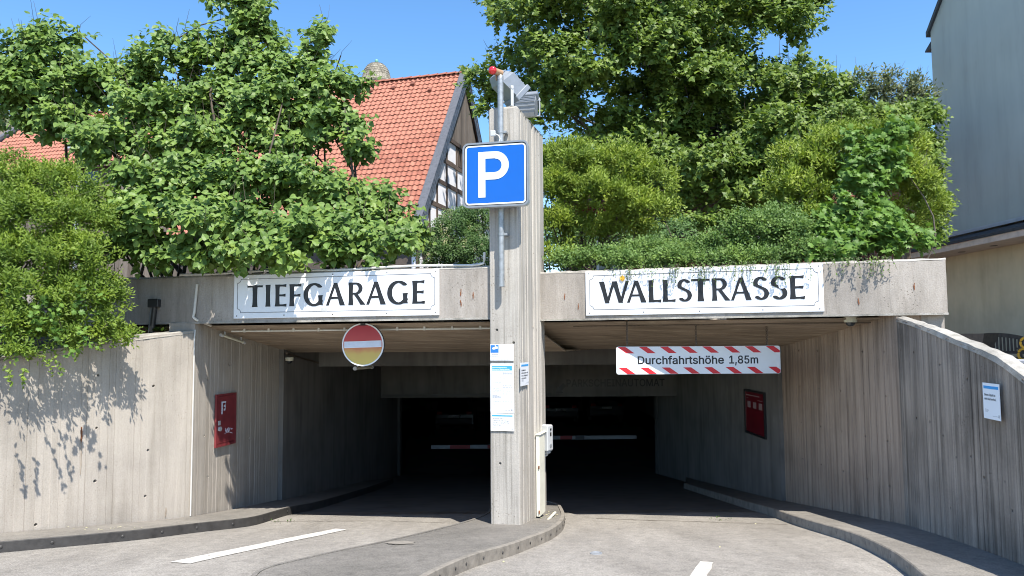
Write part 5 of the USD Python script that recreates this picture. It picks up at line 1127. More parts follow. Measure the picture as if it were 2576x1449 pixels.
# ================================================================== vegetation
HEART = (np.array([(0, 0, 0), (.30, -.06, .05), (.46, .22, .09), (.34, .58, .07), (0, 1, -.10), (-.34, .58, .07), (-.46, .22, .09), (-.30, -.06, .05), (0, .38, -.015)]),
         np.array([[0, 1, 8], [1, 2, 8], [2, 3, 8], [3, 4, 8], [4, 5, 8], [5, 6, 8], [6, 7, 8], [7, 0, 8]]))
LANCE = (np.array([(0, 0, 0), (.17, .30, .03), (.15, .65, .03), (0, 1, -.04), (-.15, .65, .03), (-.17, .30, .03)]), np.array([[0, 1, 2], [0, 2, 3], [0, 3, 4], [0, 4, 5]]))
OVAL = (np.array([(0, 0, 0), (.26, .28, .04), (.25, .66, .04), (0, 1, -.05), (-.25, .66, .04), (-.26, .28, .04)]), np.array([[0, 1, 2], [0, 2, 3], [0, 3, 4], [0, 4, 5]]))
_m = [(0, .02), (.30, -.02), (.24, .18), (.55, .30), (.34, .46), (.40, .72), (.16, .66), (0, 1.0), (-.16, .66), (-.40, .72), (-.34, .46), (-.55, .30), (-.24, .18), (-.30, -.02)]
MAPLE = (np.array([(x, y, -.10 * (x * x + (y - .35) ** 2) * 1.6) for x, y in _m] + [(0, .36, .04)]), np.array([[i, (i + 1) % 14, 14] for i in range(14)]))
_m2 = [(0, 0), (.30, .05), (.52, .38), (.26, .50), (0, 1.0), (-.26, .50), (-.52, .38), (-.30, .05)]
MAPLE_S = (np.array([(x, y, -.12 * (x * x + (y - .35) ** 2) * 1.6) for x, y in _m2] + [(0, .36, .03)]), np.array([[i, (i + 1) % 8, 8] for i in range(8)]))
unit = lambda a: a / (np.linalg.norm(a, axis=-1, keepdims=True) + 1e-12)
def leaf_arrays(pos, tip, nrm, size, tpl):
    tip = unit(tip); nrm = unit(nrm - tip * (nrm * tip).sum(-1, keepdims=True)); b = np.cross(tip, nrm); V, F = tpl; n = len(pos); k = len(V)
    sz = np.broadcast_to(size, (n,))[:, None, None]
    v = pos[:, None] + sz * (V[None, :, :1] * b[:, None] + V[None, :, 1:2] * tip[:, None] + V[None, :, 2:] * nrm[:, None])
    return v, F
def leaf_mesh(v, F):
    n, k = v.shape[:2]; return T(v.reshape(-1, 3), (F[None] + (np.arange(n) * k)[:, None, None]).reshape(-1, 3))
def crown(blobs, n_shoots, per, shoot, size, tpl, seed, spread=.8, droop=.25, upb=.4, front=.7, rmin=.55, lump=.35, lscale=1.6, light=.6, flat=0.0, face=.55, clump=None):
    """Leaves set round short shoots, the shoots spread over uneven rounded masses (cx, cy, cz, rx, ry, rz)."""
    rg = np.random.default_rng(seed); B = np.array(blobs, float); w = B[:, 3] * B[:, 5] + .3 * B[:, 3] * B[:, 4]; w /= w.sum()
    k = rg.choice(len(B), n_shoots, p=w); d = unit(rg.normal(size=(n_shoots, 3))); fl = rg.random(n_shoots) < front
    d[fl, 1] = -np.abs(d[fl, 1]); up = rg.random(n_shoots) < .55; d[up, 2] = np.abs(d[up, 2]); 
    lum = meshkit.fbm((B[k, :3] * 1.7 + d * 1.3) * lscale, 3, seed) - .5
    rad = rmin + (1 - rmin) * rg.random(n_shoots) ** .45 + lump * lum
    base = B[k, :3] + B[k, 3:] * d * rad[:, None]
    if clump:                                                     # shoots gather in tufts with gaps between them
        nc, cr_ = clump; pick = rg.integers(0, nc, n_shoots); loose = rg.random(n_shoots) < .16
        off = unit(rg.normal(size=(n_shoots, 3))) * (rg.random((n_shoots, 1)) ** .5) * cr_ * rg.uniform(.6, 1.25, nc)[pick][:, None]; off[:, 2] *= .75
        base = np.where(loose[:, None], base, base[:nc][pick] + off); d = np.where(loose[:, None], d, unit(d[:nc][pick] + off / cr_ * .8))
    ax = unit(d * .75 + np.array([0, 0, upb]) + rg.normal(size=(n_shoots, 3)) * .38)
    t = (np.arange(per) + .5) / per; az = np.arange(per) * 2.39996
    e1 = unit(np.cross(ax, np.array([.13, .21, .97]))); e2 = np.cross(ax, e1)
    AZ = az[None] + rg.uniform(0, 6.28, (n_shoots, 1))
    side = np.cos(AZ)[..., None] * e1[:, None] + np.sin(AZ)[..., None] * e2[:, None]
    L_ = (shoot * rg.uniform(.6, 1.35, n_shoots))[:, None, None]
    pos = base[:, None] + ax[:, None] * L_ * (t[None, :, None] - .4) + side * .012
    tip = side * spread + ax[:, None] * (.25 + .5 * t[None, :, None]) + np.array([0, 0, -droop]) + rg.normal(size=pos.shape) * .22
    nr = ax[:, None] * .45 + np.array([0.12, -face, light]) + side * .25 + rg.normal(size=pos.shape) * .33
    nr[..., 2] += flat
    sz = size * rg.uniform(.6, 1.2, pos.shape[:2]) * (1.05 - .35 * t[None])
    return leaf_arrays(pos.reshape(-1, 3), tip.reshape(-1, 3), nr.reshape(-1, 3), sz.ravel(), tpl)
def Bv(rows):
    """Rounded masses given by where they appear (2576-wide view), their distance and their half sizes in the view; depth half size in metres."""
    out = []
    for u, v, y, ru, rv, ry in rows:
        c = at(u, v, y); k = y / 1932; out.append((*c, ru * k, ry, rv * k))
    return out
def limb(p0, p1, r0, r1, rg, bend=.12, n=9, sides=7):
    t = np.linspace(0, 1, n)[:, None]; p0, p1 = np.array(p0, float), np.array(p1, float); l = np.linalg.norm(p1 - p0)
    off = rg.normal(size=3) * bend * l; p = p0 + (p1 - p0) * t + off * np.sin(t * PI) + np.cumsum(rg.normal(size=(n, 3)) * .012 * l, 0) * (t * (1 - t) * 3)
    return tube(p, r0 + (r1 - r0) * t[:, 0] ** .8, sides)
def plant(name, label, category, base, group=None):
    m = np.eye(4); m[:3, 3] = base; return thing(name, label, category, m, group)
def twigs(blobs, base, n, r0, r1, rg, per=1, bend=.14):
    out = []
    for i in range(n):
        b = blobs[i % len(blobs)]; tgt = np.array(b[:3]) + rg.normal(size=3) * np.array(b[3:]) * .35; out.append(limb(np.array(base) + rg.normal(size=3) * [.25, .2, 0], tgt, r0 * rg.uniform(.6, 1.1), r1, rg, bend))
    return out
def fine(blobs, n, rg, l=.35, r=.004):
    out = []
    B = np.array(blobs); w = B[:, 3] * B[:, 5]; k = rg.choice(len(B), n, p=w / w.sum()); d = unit(rg.normal(size=(n, 3))); d[:, 1] = -np.abs(d[:, 1])
    p = B[k, :3] + B[k, 3:] * d * rg.uniform(.6, 1.02, (n, 1))
    for a, q in zip(p, d): out.append(tube([a, a + (q * .7 + [0, 0, .35]) * l * .5 + rg.normal(size=3) * .03, a + (q * .6 + [0, 0, .6]) * l + rg.normal(size=3) * .05], [r, r * .8, r * .4], 4))
    return out
def add_leaves(t, v, F, mat, singles=0, smooth=False, mname="foliage"):
    """The largest leaves in view as parts of their own, the rest as one mass."""
    if singles:
        dist = np.linalg.norm(v.mean(1), axis=1) + .15 * np.abs(np.random.default_rng(2).normal(size=len(v))); o = np.argsort(dist); one, rest = o[:singles], o[singles:]
        for i in one: part(t, "leaf", T(v[i], F), mat, world=True)
        v = v[rest]
    part(t, mname, leaf_mesh(v, F), mat, world=True, kind="stuff")

# ---- the great lilac left of the pier
lil = Bv([(100, 180, 12.2, 85, 105, .7), (60, 250, 12.0, 45, 45, .5), (170, 130, 12.3, 55, 55, .5), (120, 270, 12.1, 95, 60, .7), (190, 240, 12.4, 70, 70, .7), (150, 330, 12.1, 90, 45, .7), (60, 230, 11.8, 50, 40, .4), (215, 330, 12, 60, 60, .6), (225, 100, 12.5, 20, 22, .3),
    (330, 230, 12.5, 70, 60, .7), (420, 200, 12.6, 75, 95, .7), (460, 125, 12.6, 55, 45, .5), (520, 190, 12.6, 60, 70, .6), (370, 310, 12.2, 95, 75, .8), (480, 300, 12.4, 85, 75, .8), (300, 380, 12, 90, 60, .8),
    (600, 40, 12.8, 55, 75, .5), (640, 110, 12.8, 50, 60, .5), (590, 150, 12.8, 40, 60, .5), (610, -40, 12.8, 45, 60, .5), (640, 190, 12.7, 70, 70, .6), (560, 250, 12.5, 80, 60, .7), (690, 130, 12.8, 25, 40, .4),
    (800, 105, 12.6, 33, 42, .4), (800, 165, 12.6, 30, 35, .4), (855, 150, 12.6, 18, 16, .25), (760, 205, 12.6, 60, 55, .6), (830, 240, 12.5, 70, 55, .6), (720, 260, 12.4, 80, 65, .7), (890, 230, 12.4, 35, 40, .4),
    (640, 310, 12.2, 90, 65, .8), (780, 320, 12.3, 90, 50, .7), (870, 340, 12.3, 60, 45, .5), (905, 395, 12.2, 32, 45, .4), (560, 380, 11.9, 85, 60, .8), (690, 375, 12.0, 70, 40, .6), (450, 400, 11.8, 90, 50, .8),
    (380, 470, 11.6, 90, 60, .8), (500, 480, 11.5, 100, 70, .8), (640, 480, 11.5, 95, 65, .8), (760, 475, 11.6, 85, 60, .8), (860, 510, 11.6, 80, 60, .7), (950, 530, 11.6, 70, 60, .7), (990, 590, 11.4, 65, 60, .6),
    (420, 570, 11.0, 95, 75, .75), (540, 580, 10.75, 100, 75, .65), (660, 590, 10.65, 95, 70, .6), (780, 590, 10.6, 95, 70, .55), (890, 600, 11.0, 85, 65, .7), (330, 560, 11.4, 60, 60, .6), (450, 645, 10.75, 90, 40, .45), (580, 642, 10.45, 90, 38, .45), (700, 638, 10.28, 90, 36, .40), (830, 635, 10.38, 90, 34, .35), (960, 625, 10.5, 80, 40, .40), (350, 640, 10.95, 70, 50, .5)])
lb0 = at(640, 690, 12.0); lb0[2] = .87
lt_ = plant("lilac_shrub", "huge lilac shrub with heart-shaped leaves filling the left, above the TIEFGARAGE board", "shrub", lb0)
rg = np.random.default_rng(101)
v, F = crown(lil, 6000, 7, .30, .120, HEART, 101, spread=.85, droop=.55, upb=.35, front=.72, rmin=.42, lump=.75, lscale=1.7, light=.45, face=.75, clump=(640, .24))
add_leaves(lt_, v, F, "lilac_leaf", 300)
for bu, n_ in ((430, 9), (560, 10), (690, 10), (820, 8)):
    bb = at(bu, 690, 12.0); bb[2] = .87; sel = [b for b in lil if abs((b[0] / b[1]) * 1932 + 1288 - bu) < 230 and b[2] > 1.6]
    for m in twigs(sel[::2], bb, n_, .032, .010, rg): part(lt_, "stem", m, "bark", world=True, smooth=True)
big = [(at(180, 640, 12.2), at(110, 200, 12.3)), (at(460, 690, 12.2), at(190, 360, 12.2)), (at(600, 690, 12.4), at(620, 30, 12.9)), (at(640, 690, 12.3), at(800, 130, 12.7)), (at(560, 690, 12.2), at(440, 150, 12.7)), (at(330, 430, 12.2), at(130, 220, 12.3)), (at(600, 480, 12.2), at(780, 250, 12.5)), (at(520, 560, 12), at(300, 290, 12.3))]
for p, q in big: part(lt_, "stem", limb(p, p + (q - p) * .93, .045, .010, rg, .03, 14), "bark", world=True, smooth=True)
part(lt_, "twigs", cat(fine(lil, 420, rg, .38, .005)), "bark", world=True, kind="stuff")
# ---- honeysuckle-like shrub hanging over the left wall
priv = Bv([(60, 470, 10.6, 110, 70, .8), (160, 500, 10.6, 110, 75, .8), (30, 560, 10.2, 90, 90, .8), (140, 580, 10.2, 120, 85, .8), (230, 570, 10.4, 80, 80, .7), (40, 660, 9.85, 90, 80, .7), (140, 670, 9.95, 110, 80, .7), (235, 670, 10.0, 75, 80, .6), (20, 740, 9.45, 80, 75, .6), (110, 765, 9.55, 100, 75, .6), (215, 755, 9.85, 90, 70, .5), (280, 780, 10.0, 45, 40, .35), (30, 830, 9.15, 70, 60, .32), (120, 845, 9.35, 90, 42, .28), (220, 828, 9.68, 90, 38, .28), (40, 888, 9.05, 60, 26, .22), (-80, 600, 10, 90, 160, .9), (-70, 800, 9.2, 80, 100, .7), (300, 845, 9.85, 40, 16, .22), (260, 520, 10.8, 60, 40, .5)])
pb = at(60, 820, 10.2); pb[2] = .3
pt = plant("hanging_shrub", "dense yellow-green small-leaved shrub hanging over the left retaining wall", "shrub", pb)
rg = np.random.default_rng(102)
v, F = crown(priv, 6000, 11, .19, .070, LANCE, 102, spread=.62, droop=.0, upb=.30, front=.78, rmin=.68, lump=.5, lscale=2.6, light=.5, clump=(640, .13))
add_leaves(pt, v, F, "snowberry_leaf")
for m in twigs(priv, pb, 26, .022, .006, rg): part(pt, "stem", m, "bark", world=True, smooth=True)
part(pt, "twigs", cat(fine(priv, 160, rg, .16, .004)), "bark", world=True, kind="stuff")
tr_ = []
for u, v_, y, l in ((90, 890, 8.75, .5), (130, 900, 8.9, .5), (60, 930, 8.6, .4), (250, 850, 9.4, .35), (290, 850, 9.6, .3), (320, 830, 9.75, .35), (200, 870, 9.2, .4), (10, 930, 8.5, .4)):      # trailing shoots
    p = at(u, v_, y + .16); q = p + [rg.normal() * .12 + .12, -.12, -l * .42]; s = np.linspace(0, 1, 26)[:, None]; c = p + (q - p) * s + np.array([0.05, -.06, .05]) * np.sin(s * PI)
    tr_.append(leaf_arrays(c + rg.normal(size=c.shape) * .012, rg.normal(size=c.shape) + [.3, -.2, -.5], rg.normal(size=c.shape) * .4 + [0, -.5, .6], .048, OVAL)[0]); part(pt, "trailing_shoot", tube(c, .003, 4), "bark", world=True)
part(pt, "trailing_leaves", leaf_mesh(np.concatenate(tr_), OVAL[1]), "snowberry_leaf", world=True, kind="stuff")
rg = np.random.default_rng(112)
vin = Bv([(175, 590, 9.97, 60, 60, 0.15), (200, 780, 9.37, 80, 40, 0.15), (80, 830, 8.97, 90, 60, 0.15), (150, 860, 9.12, 90, 30, 0.12), (250, 800, 9.62, 40, 30, 0.1), (40, 690, 9.42, 40, 50, 0.15), (190, 630, 9.62, 40, 25, 0.1), (65, 780, 9.12, 60, 60, 0.12)])
v, F = crown(vin, 46, 5, .22, .085, MAPLE, 113, spread=.8, droop=.3, upb=.1, front=1, rmin=.5, lump=.1, light=.4)
iv_ = plant("maple_seedling", "few lobed maple leaves growing through the hanging shrub on the left wall", "climber", at(120, 820, 9.3)); add_leaves(iv_, v, F, "vine_leaf", len(v) - 1)
# ---- dark hedge at the back of the deck
hg = Bv([(u, 610 + 12 * math.sin(u), 17.5, 60, 60, .8) for u in range(1360, 1720, 55)] + [(u, 640, 18.5, 60, 40, .8) for u in range(1100, 1340, 60)] + [(1345, 600, 15.0, 55, 90, .6), (1400, 640, 14.5, 50, 50, .6)])
hb_ = at(1540, 690, 17.5); hb_[2] = .87; ht = plant("back_hedge", "dark hedge at the back of the deck, seen under the round shrub", "hedge", hb_)
v, F = crown(hg, 1500, 9, .22, .075, OVAL, 121, lump=.4); add_leaves(ht, v, F, "dark_leaf")
# ---- small flowering bush behind the pier's left side
fl_ = Bv([(1150, 600, 12.6, 65, 70, .5), (1195, 560, 12.8, 45, 45, .5), (1110, 640, 12.4, 45, 40, .4), (1200, 640, 12.3, 50, 45, .4)])
fb = at(1160, 670, 12.6); fb[2] = .87
ft = plant("flowering_bush", "small dense bush with pale blossom between the lilac and the pier", "bush", fb); rg = np.random.default_rng(103)
v, F = crown(fl_, 1900, 10, .16, .042, OVAL, 103, spread=.7, upb=.4, rmin=.5, lump=.4, lscale=2.5); add_leaves(ft, v, F, "dark_leaf")
v, F = crown(fl_, 110, 12, .10, .022, OVAL, 104, spread=.5, upb=.9, front=.9, rmin=.93, lump=.2); part(ft, "blossom", leaf_mesh(v, F), "blossom", world=True, kind="stuff")
for m in twigs(fl_, fb, 8, .018, .005, rg): part(ft, "stem", m, "bark", world=True, smooth=True)
# ---- clipped round privet right of the pier
pr = Bv([(1440, 430, 12.6, 85, 65, .8), (1540, 440, 12.8, 100, 65, .9), (1620, 480, 12.8, 75, 65, .8), (1400, 500, 12.4, 70, 75, .7), (1500, 510, 12.3, 100, 75, .8), (1600, 540, 12.4, 85, 55, .7), (1400, 590, 12.2, 55, 70, .5), (1470, 600, 12.5, 80, 50, .4), (1560, 585, 12.5, 75, 36, .4), (1400, 650, 11.5, 45, 25, .3), (1370, 470, 12.3, 40, 60, .5), (1380, 400, 12.6, 40, 30, .4)])
pb = at(1470, 670, 12.6); pb[2] = .87
pt = plant("round_shrub", "rounded yellow-green privet shrub directly right of the pier", "shrub", pb); rg = np.random.default_rng(105)
v, F = crown(pr, 5000, 10, .18, .080, LANCE, 105, spread=.58, droop=-.1, upb=.75, front=.75, rmin=.62, lump=.5, lscale=3.0, light=.45, clump=(480, .13)); 
zc_lo = v.mean(1)[:, 2] < 2.05; keepm = ~zc_lo | (rg.random(len(v)) < .55); add_leaves(pt, v[keepm], F, "privet_leaf")
for m in twigs(pr, pb, 30, .024, .006, rg): part(pt, "stem", m, "bark", world=True, smooth=True)
part(pt, "twigs", cat(fine(pr, 120, rg, .16, .0035)), "bark", world=True, kind="stuff")
# ---- right shrub: privet grown through by maple leaves
rs = Bv([(2030, 430, 11.6, 80, 70, .7), (2110, 390, 11.7, 95, 70, .8), (2220, 400, 11.6, 90, 75, .8), (2000, 500, 11.4, 70, 80, .6), (2100, 500, 11.6, 80, 80, .6), (2260, 480, 11.3, 75, 85, .7), (2310, 530, 11.2, 45, 60, .5), (2040, 570, 11.2, 70, 55, .5), (2150, 580, 11.2, 90, 60, .5), (2000, 420, 11.8, 55, 50, .5)])
rb = at(2150, 660, 11.6); rb[2] = .87
rt_ = plant("broad_shrub", "broad yellow-green shrub at the right end of the right beam, maple leaves in front", "shrub", rb); rg = np.random.default_rng(106)
v, F = crown(rs, 4300, 10, .19, .084, LANCE, 106, spread=.58, droop=-.1, upb=.7, front=.75, rmin=.55, lump=.7, lscale=2.6, clump=(400, .15)); add_leaves(rt_, v, F, "privet_leaf")
for m in twigs(rs, rb, 26, .026, .006, rg): part(rt_, "stem", m, "bark", world=True, smooth=True)
part(rt_, "twigs", cat(fine(rs, 160, rg, .22, .004)), "bark_grey", world=True, kind="stuff")
mv = Bv([(2160, 360, 11.0, 60, 40, .3), (2200, 420, 10.8, 60, 50, .3), (2170, 480, 10.7, 60, 50, .25), (2130, 540, 10.5, 70, 45, .25), (2190, 590, 10.3, 100, 50, .3), (2090, 600, 10.4, 60, 45, .25), (2280, 620, 9.95, 50, 28, .25), (2150, 635, 10.0, 110, 26, .25), (2240, 360, 11, 40, 40, .3), (2200, 545, 10.5, 50, 40, .25)])
mt = plant("maple_sapling", "young maple with light green lobed leaves over the right end of the beam", "sapling", rb + [.1, -.5, 0]); rg = np.random.default_rng(107)
v, F = crown(mv, 700, 6, .22, .125, MAPLE, 107, spread=.85, droop=.35, upb=.15, front=.85, rmin=.45, lump=.5, light=.55, clump=(110, .16)); add_leaves(mt, v, F, "vine_leaf", 280)
for m in twigs(mv, rb + [.1, -.4, 0], 12, .02, .006, rg): part(mt, "stem", m, "bark_grey", world=True, smooth=True)
# ---- cotoneaster creeping along and over the right beam
co = Bv([(1560, 648, 10.9, 60, 20, .3), (1640, 638, 10.9, 70, 28, .3), (1730, 640, 10.8, 75, 24, .3), (1830, 625, 10.7, 75, 34, .35), (1900, 590, 10.7, 80, 50, .4), (1980, 600, 10.5, 70, 50, .4), (1500, 650, 10.9, 50, 18, .25), (2020, 640, 10.2, 60, 26, .3), (1950, 560, 10.9, 50, 35, .3), (1430, 660, 10.9, 60, 20, .25), (1700, 655, 10.45, 200, 14, .18), (1900, 650, 10.2, 160, 16, .18)])
cb0 = at(1780, 650, 11.0); cb0[2] = .87
ct = plant("creeping_shrub", "low fine-leaved creeping shrub along the top of the right beam", "ground cover", cb0); rg = np.random.default_rng(108)
v, F = crown(co, 3400, 11, .20, .050, OVAL, 108, spread=.6, droop=.05, upb=.4, front=.8, rmin=.45, lump=.9, lscale=3.4, clump=(520, .11)); add_leaves(ct, v, F, "cotoneaster_leaf")
lv = []
for i in range(95):                                            # fine strands hanging in front of the board
    x = rg.uniform(.3, 3.85); l = rg.uniform(.05, .22) if rg.random() < .8 else rg.uniform(.2, .34); p = onm(BR, x, -.045 + rg.normal() * .012, TOP + .03); n_ = int(l / .013) + 2; s = np.linspace(0, 1, n_)[:, None]
    c = p + np.array([rg.normal() * .05, -.03, -l]) * s + np.array([0, -.05, .02]) * np.sin(s * PI); 
    if len(c) > 2: part(ct, "hanging_strand", tube(c, .0022, 4, caps=False), "bark", world=True)
    lv.append(leaf_arrays(c + rg.normal(size=c.shape) * .006, rg.normal(size=c.shape) + [0, -.3, -.4], rg.normal(size=c.shape) * .4 + [0, -.5, .6], .024 * rg.uniform(.7, 1.2, len(c)), OVAL)[0])
part(ct, "strand_leaves", leaf_mesh(np.concatenate(lv), OVAL[1]), "cotoneaster_leaf", world=True, kind="stuff")
# ---- the big maple
rg = np.random.default_rng(109)
outline = Polygon([(1165, 205), (1200, 170), (1290, 120), (1270, 60), (1235, 20), (1240, -60), (1500, -180), (1900, -180), (2075, -60), (2085, 20), (2040, 60), (2025, 150), (2085, 190), (2110, 215), (2180, 240), (2185, 300), (2150, 350), (2060, 420), (2050, 520), (1930, 545), (1800, 560), (1690, 540), (1640, 430), (1500, 380), (1380, 350), (1330, 290), (1240, 300), (1180, 260)])
gaps = [(1275, 95, 20), (1530, 225, 10), (1395, 90, 10), (1925, 140, 18), (1290, 195, 8), (1905, 235, 10), (2040, 120, 18)]
mb_ = []; tries = 0
while len(mb_) < 185 and tries < 6000:
    tries += 1; u, v_ = rg.uniform(1150, 2190), rg.uniform(-180, 570)
    if not outline.buffer(-18).contains(Point(u, v_)): continue
    y = rg.uniform(20.5, 26.5); ru = rg.uniform(44, 82); rv = ru * rg.uniform(.5, .7)
    if any(math.hypot((u - g[0]) / (g[2] + ru * .8), (v_ - g[1]) / (g[2] + rv * .9)) < 1 for g in gaps): continue
    if not outline.buffer(22).contains(Point(u, v_).buffer(min(ru, 45))): ru *= .62; rv *= .7
    if any(math.hypot(u - b[0], v_ - b[1]) < 26 and abs(y - b[2]) < 1.4 for b in mb_): continue
    mb_.append((u, v_, y, ru, rv, rg.uniform(.5, .9)))
mb_ += [(1270, 20, 23, 45, 40, .5), (1320, 60, 23, 50, 40, .6), (1400, 20, 23, 60, 50, .6), (1350, 130, 22.5, 55, 40, .6), (1480, -20, 23, 60, 50, .6), (1570, 20, 22, 60, 45, .6), (1720, 10, 22, 70, 45, .6), (1830, 30, 22, 65, 45, .6), (1940, 20, 22.5, 60, 45, .6), (2030, 10, 23, 50, 40, .5), (1990, 60, 22.5, 45, 30, .5), (1860, 110, 22, 60, 40, .6), (1980, 190, 21.5, 60, 35, .6), (2050, 220, 21, 50, 32, .6), (1600, 120, 22, 60, 45, .6), (1750, 120, 21.5, 70, 45, .6), (1450, 170, 22, 60, 40, .6), (1190, 215, 22, 34, 22, .4), (1225, 250, 22, 42, 26, .4), (1215, 285, 21.8, 30, 16, .3), (1265, 165, 22.5, 40, 24, .4), (2130, 245, 21, 50, 30, .5), (2160, 280, 21, 40, 24, .4), (1420, 370, 21.5, 70, 40, .7), (1500, 400, 21, 80, 45, .7), (1590, 430, 21, 80, 45, .7), (1660, 480, 21, 70, 45, .7), (1700, 520, 21, 60, 35, .6), (1560, 480, 21.5, 80, 45, .7), (1460, 450, 21.5, 80, 45, .7), (1860, 420, 20.5, 80, 45, .7), (1950, 450, 20.5, 70, 45, .7), (1840, 460, 21, 80, 45, .7), (1800, 510, 20.5, 80, 40, .7), (1900, 490, 20.2, 80, 45, .7), (1720, 440, 20.8, 70, 45, .7), (1780, 420, 20, 70, 40, .7), (1960, 330, 20, 80, 45, .7), (2010, 390, 19.8, 50, 45, .6), (2080, 330, 20, 70, 40, .6)]
mp = Bv(mb_); tb_ = at(1665, 640, 23.5); tb_[2] = .8
mt = plant("maple_tree", "big dark maple tree filling the sky right of the pier", "tree", tb_)
v, F = crown(mp, 14500, 8, .42, .19, MAPLE_S, 109, spread=.85, droop=.25, upb=.30, front=.62, rmin=.55, lump=.45, lscale=1.1, light=.55, flat=.1, face=.75, clump=(1100, .50))
part(mt, "crown", leaf_mesh(v, F), "maple_leaf", world=True, kind="stuff")
top = at(1650, -60, 23.6); trunk = np.array([tb_, at(1668, 480, 23.5), at(1658, 330, 23.5), at(1662, 200, 23.6), at(1655, 60, 23.6), top]); part(mt, "trunk", tube(resample(trunk, 20), np.linspace(.34, .10, 20), 10), "bark", world=True, smooth=True)
for i, b in enumerate(sorted(mp, key=lambda b: -b[3])[:64]):
    zb = np.clip(b[2] - rg.uniform(.6, 2.4), 3.0, top[2] - .3); f = (zb - trunk[0, 2]) / (top[2] - trunk[0, 2]); p = np.array([np.interp(zb, trunk[:, 2], trunk[:, k]) for k in range(3)])
    part(mt, "limb", limb(p, b[:3], .11 * (1 - f) + .035, .012, rg, .10, 10, 6), "bark", world=True, smooth=True)
part(mt, "twigs", cat(fine(mp, 500, rg, .55, .009)), "bark", world=True, kind="stuff")
# low bough against the brick house
lw = Bv([(1850, 555, 19.5, 60, 14, .3), (1720, 560, 19.5, 40, 12, .3), (1790, 565, 19.5, 50, 8, .3)])
v, F = crown(lw, 200, 7, .4, .14, MAPLE_S, 119, droop=.5, lump=.2); part(mt, "low_bough", leaf_mesh(v, F), "maple_leaf", world=True, kind="stuff")
part(mt, "limb", limb(at(1665, 600, 23.3), at(1870, 545, 19.6), .08, .02, rg, .05), "bark", world=True, smooth=True)
# ---- trees behind on the right and left
spb = Bv([(2170, 200, 19, 26, 16, .3), (2215, 235, 19, 36, 24, .4), (2240, 200, 19, 24, 20, .3), (2290, 250, 19, 40, 30, .4), (2300, 215, 19, 24, 22, .3), (2265, 280, 19, 46, 26, .4), (2320, 280, 19, 24, 26, .3), (2220, 275, 19, 30, 20, .3), (2340, 240, 19, 16, 16, .2)])
sb = at(2270, 640, 19); sb[2] = .8; st = plant("sparse_tree", "thin airy tree with small grey-green leaves beside the grey building", "tree", sb); rg = np.random.default_rng(110)
v, F = crown(spb, 520, 8, .34, .14, LANCE, 110, spread=.6, droop=.1, upb=.5, front=.5, rmin=.3, lump=.3); part(st, "crown", leaf_mesh(v, F), "olive_leaf", world=True, kind="stuff")
part(st, "trunk", limb(sb, at(2265, 290, 19), .07, .03, rg, .02, 12), "bark_grey", world=True, smooth=True)
for b in spb: part(st, "limb", limb(at(2265, 300, 19), b[:3], .022, .006, rg, .1), "bark_grey", world=True, smooth=True)
part(st, "twigs", cat(fine(spb, 30, rg, .5, .006)), "bark_grey", world=True, kind="stuff")
dk = Bv([(2300, 300, 17.5, 45, 30, .5), (2345, 300, 16.8, 24, 16, .3), (2250, 320, 17.5, 60, 30, .5), (2300, 350, 17, 45, 35, .5), (2325, 390, 17, 28, 30, .4), (2200, 330, 17.5, 60, 40, .6), (2320, 440, 16.5, 28, 40, .4), (2130, 320, 17.5, 60, 45, .6), (2335, 560, 15.5, 30, 45, .4), (2330, 500, 16, 24, 45, .4)])
db = at(2290, 640, 17.3); db[2] = .8; dt = plant("young_maple", "dark green maple crown reaching in front of the grey building's edge", "tree", db); rg = np.random.default_rng(111)
v, F = crown(dk, 1700, 7, .34, .13, MAPLE_S, 111, droop=.3, lump=.45, light=.6, clump=(140, .28)); part(dt, "crown", leaf_mesh(v, F), "maple_leaf", world=True, kind="stuff")
part(dt, "trunk", limb(db, at(2280, 330, 17.3), .10, .04, rg, .02, 12), "bark", world=True, smooth=True)
for b in dk: part(dt, "limb", limb(at(2285, 420, 17.3), b[:3], .03, .008, rg, .1), "bark", world=True, smooth=True)
fg = Bv([(10, 310, 44, 26, 26, 1.2), (25, 335, 44, 24, 20, 1.2), (-20, 330, 44, 40, 40, 1.5)]); fb = at(10, 600, 44); fb[2] = .8
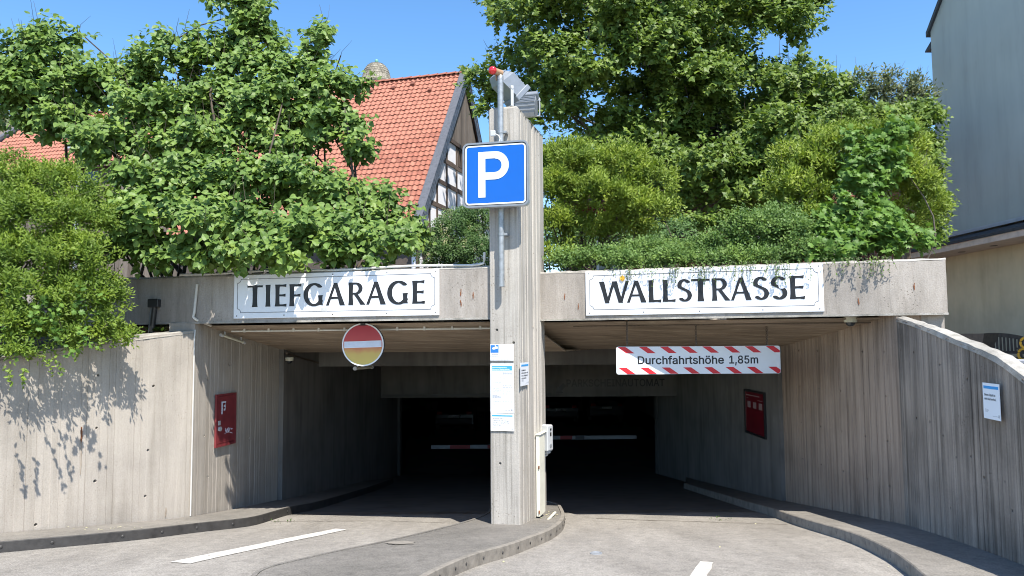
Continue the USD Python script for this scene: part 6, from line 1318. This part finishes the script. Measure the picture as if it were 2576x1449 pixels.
ft = plant("far_tree", "far small tree at the left edge beyond the tiled roof", "tree", fb); rg = np.random.default_rng(114)
v, F = crown(fg, 420, 7, .6, .26, MAPLE_S, 114, lump=.4); part(ft, "crown", leaf_mesh(v, F), "olive_leaf", world=True, kind="stuff"); part(ft, "trunk", limb(fb, at(5, 330, 44), .2, .08, rg, .02), "bark", world=True, smooth=True)
# ---- weeds at the kerb and litter
rg = np.random.default_rng(120)
def weed(p, n, l, label, wide=.05):
    t = plant("weed", label, "weed", p); a = rg.uniform(0, 6.28, n); tip = np.c_[np.cos(a), np.sin(a), rg.uniform(.1, .9, n)]; pos = np.array(p) + np.c_[rg.normal(size=n) * wide, rg.normal(size=n) * wide * .4, np.full(n, .01)]
    v, F = leaf_arrays(pos, tip, np.tile([0, 0, 1.0], (n, 1)) + rg.normal(size=(n, 3)) * .2, l * rg.uniform(.6, 1.2, n), LANCE); part(t, "leaves", leaf_mesh(v, F), "bright_weed", world=True, kind="stuff")
weed(on_ground(327, 1308, .005), 16, .10, "small green weed at the foot of the left retaining wall")
weed(on_ground(1812, 1309, -KERB + .005), 14, .05, "tiny tuft of weed in the joint across the right lane", .12)
weed(on_ground(700, 1313, -KERB + .005), 12, .05, "tiny tuft of weed in the joint across the left lane", .12)
weed(blp(405, 835, .02), 22, .16, "little green plant in the gap beside the black rain pipe", .08)
lf = []
for i in range(70):
    u, v_ = (rg.uniform(1330, 1400), rg.uniform(1288, 1304)) if i < 30 else (rg.uniform(0, 420), rg.normal(1328 - 0, 3)) if i < 55 else (rg.uniform(700, 2300), rg.uniform(1310, 1440))
    try: p = on_ground(u, v_, .012 if i < 55 else -KERB + .010)
    except Exception: continue
    lf.append(leaf_arrays(p[None], rg.normal(size=(1, 3)) * [1, 1, .1], np.array([[0, 0, 1.0]]) + rg.normal(size=(1, 3)) * .2, np.array([rg.uniform(.015, .04)]), OVAL)[0])
solo("leaf_litter", leaf_mesh(np.concatenate(lf), OVAL[1]), "blossom", "scattered pale bits of dry litter along the kerbs and the pier's foot", "litter", kind="stuff")
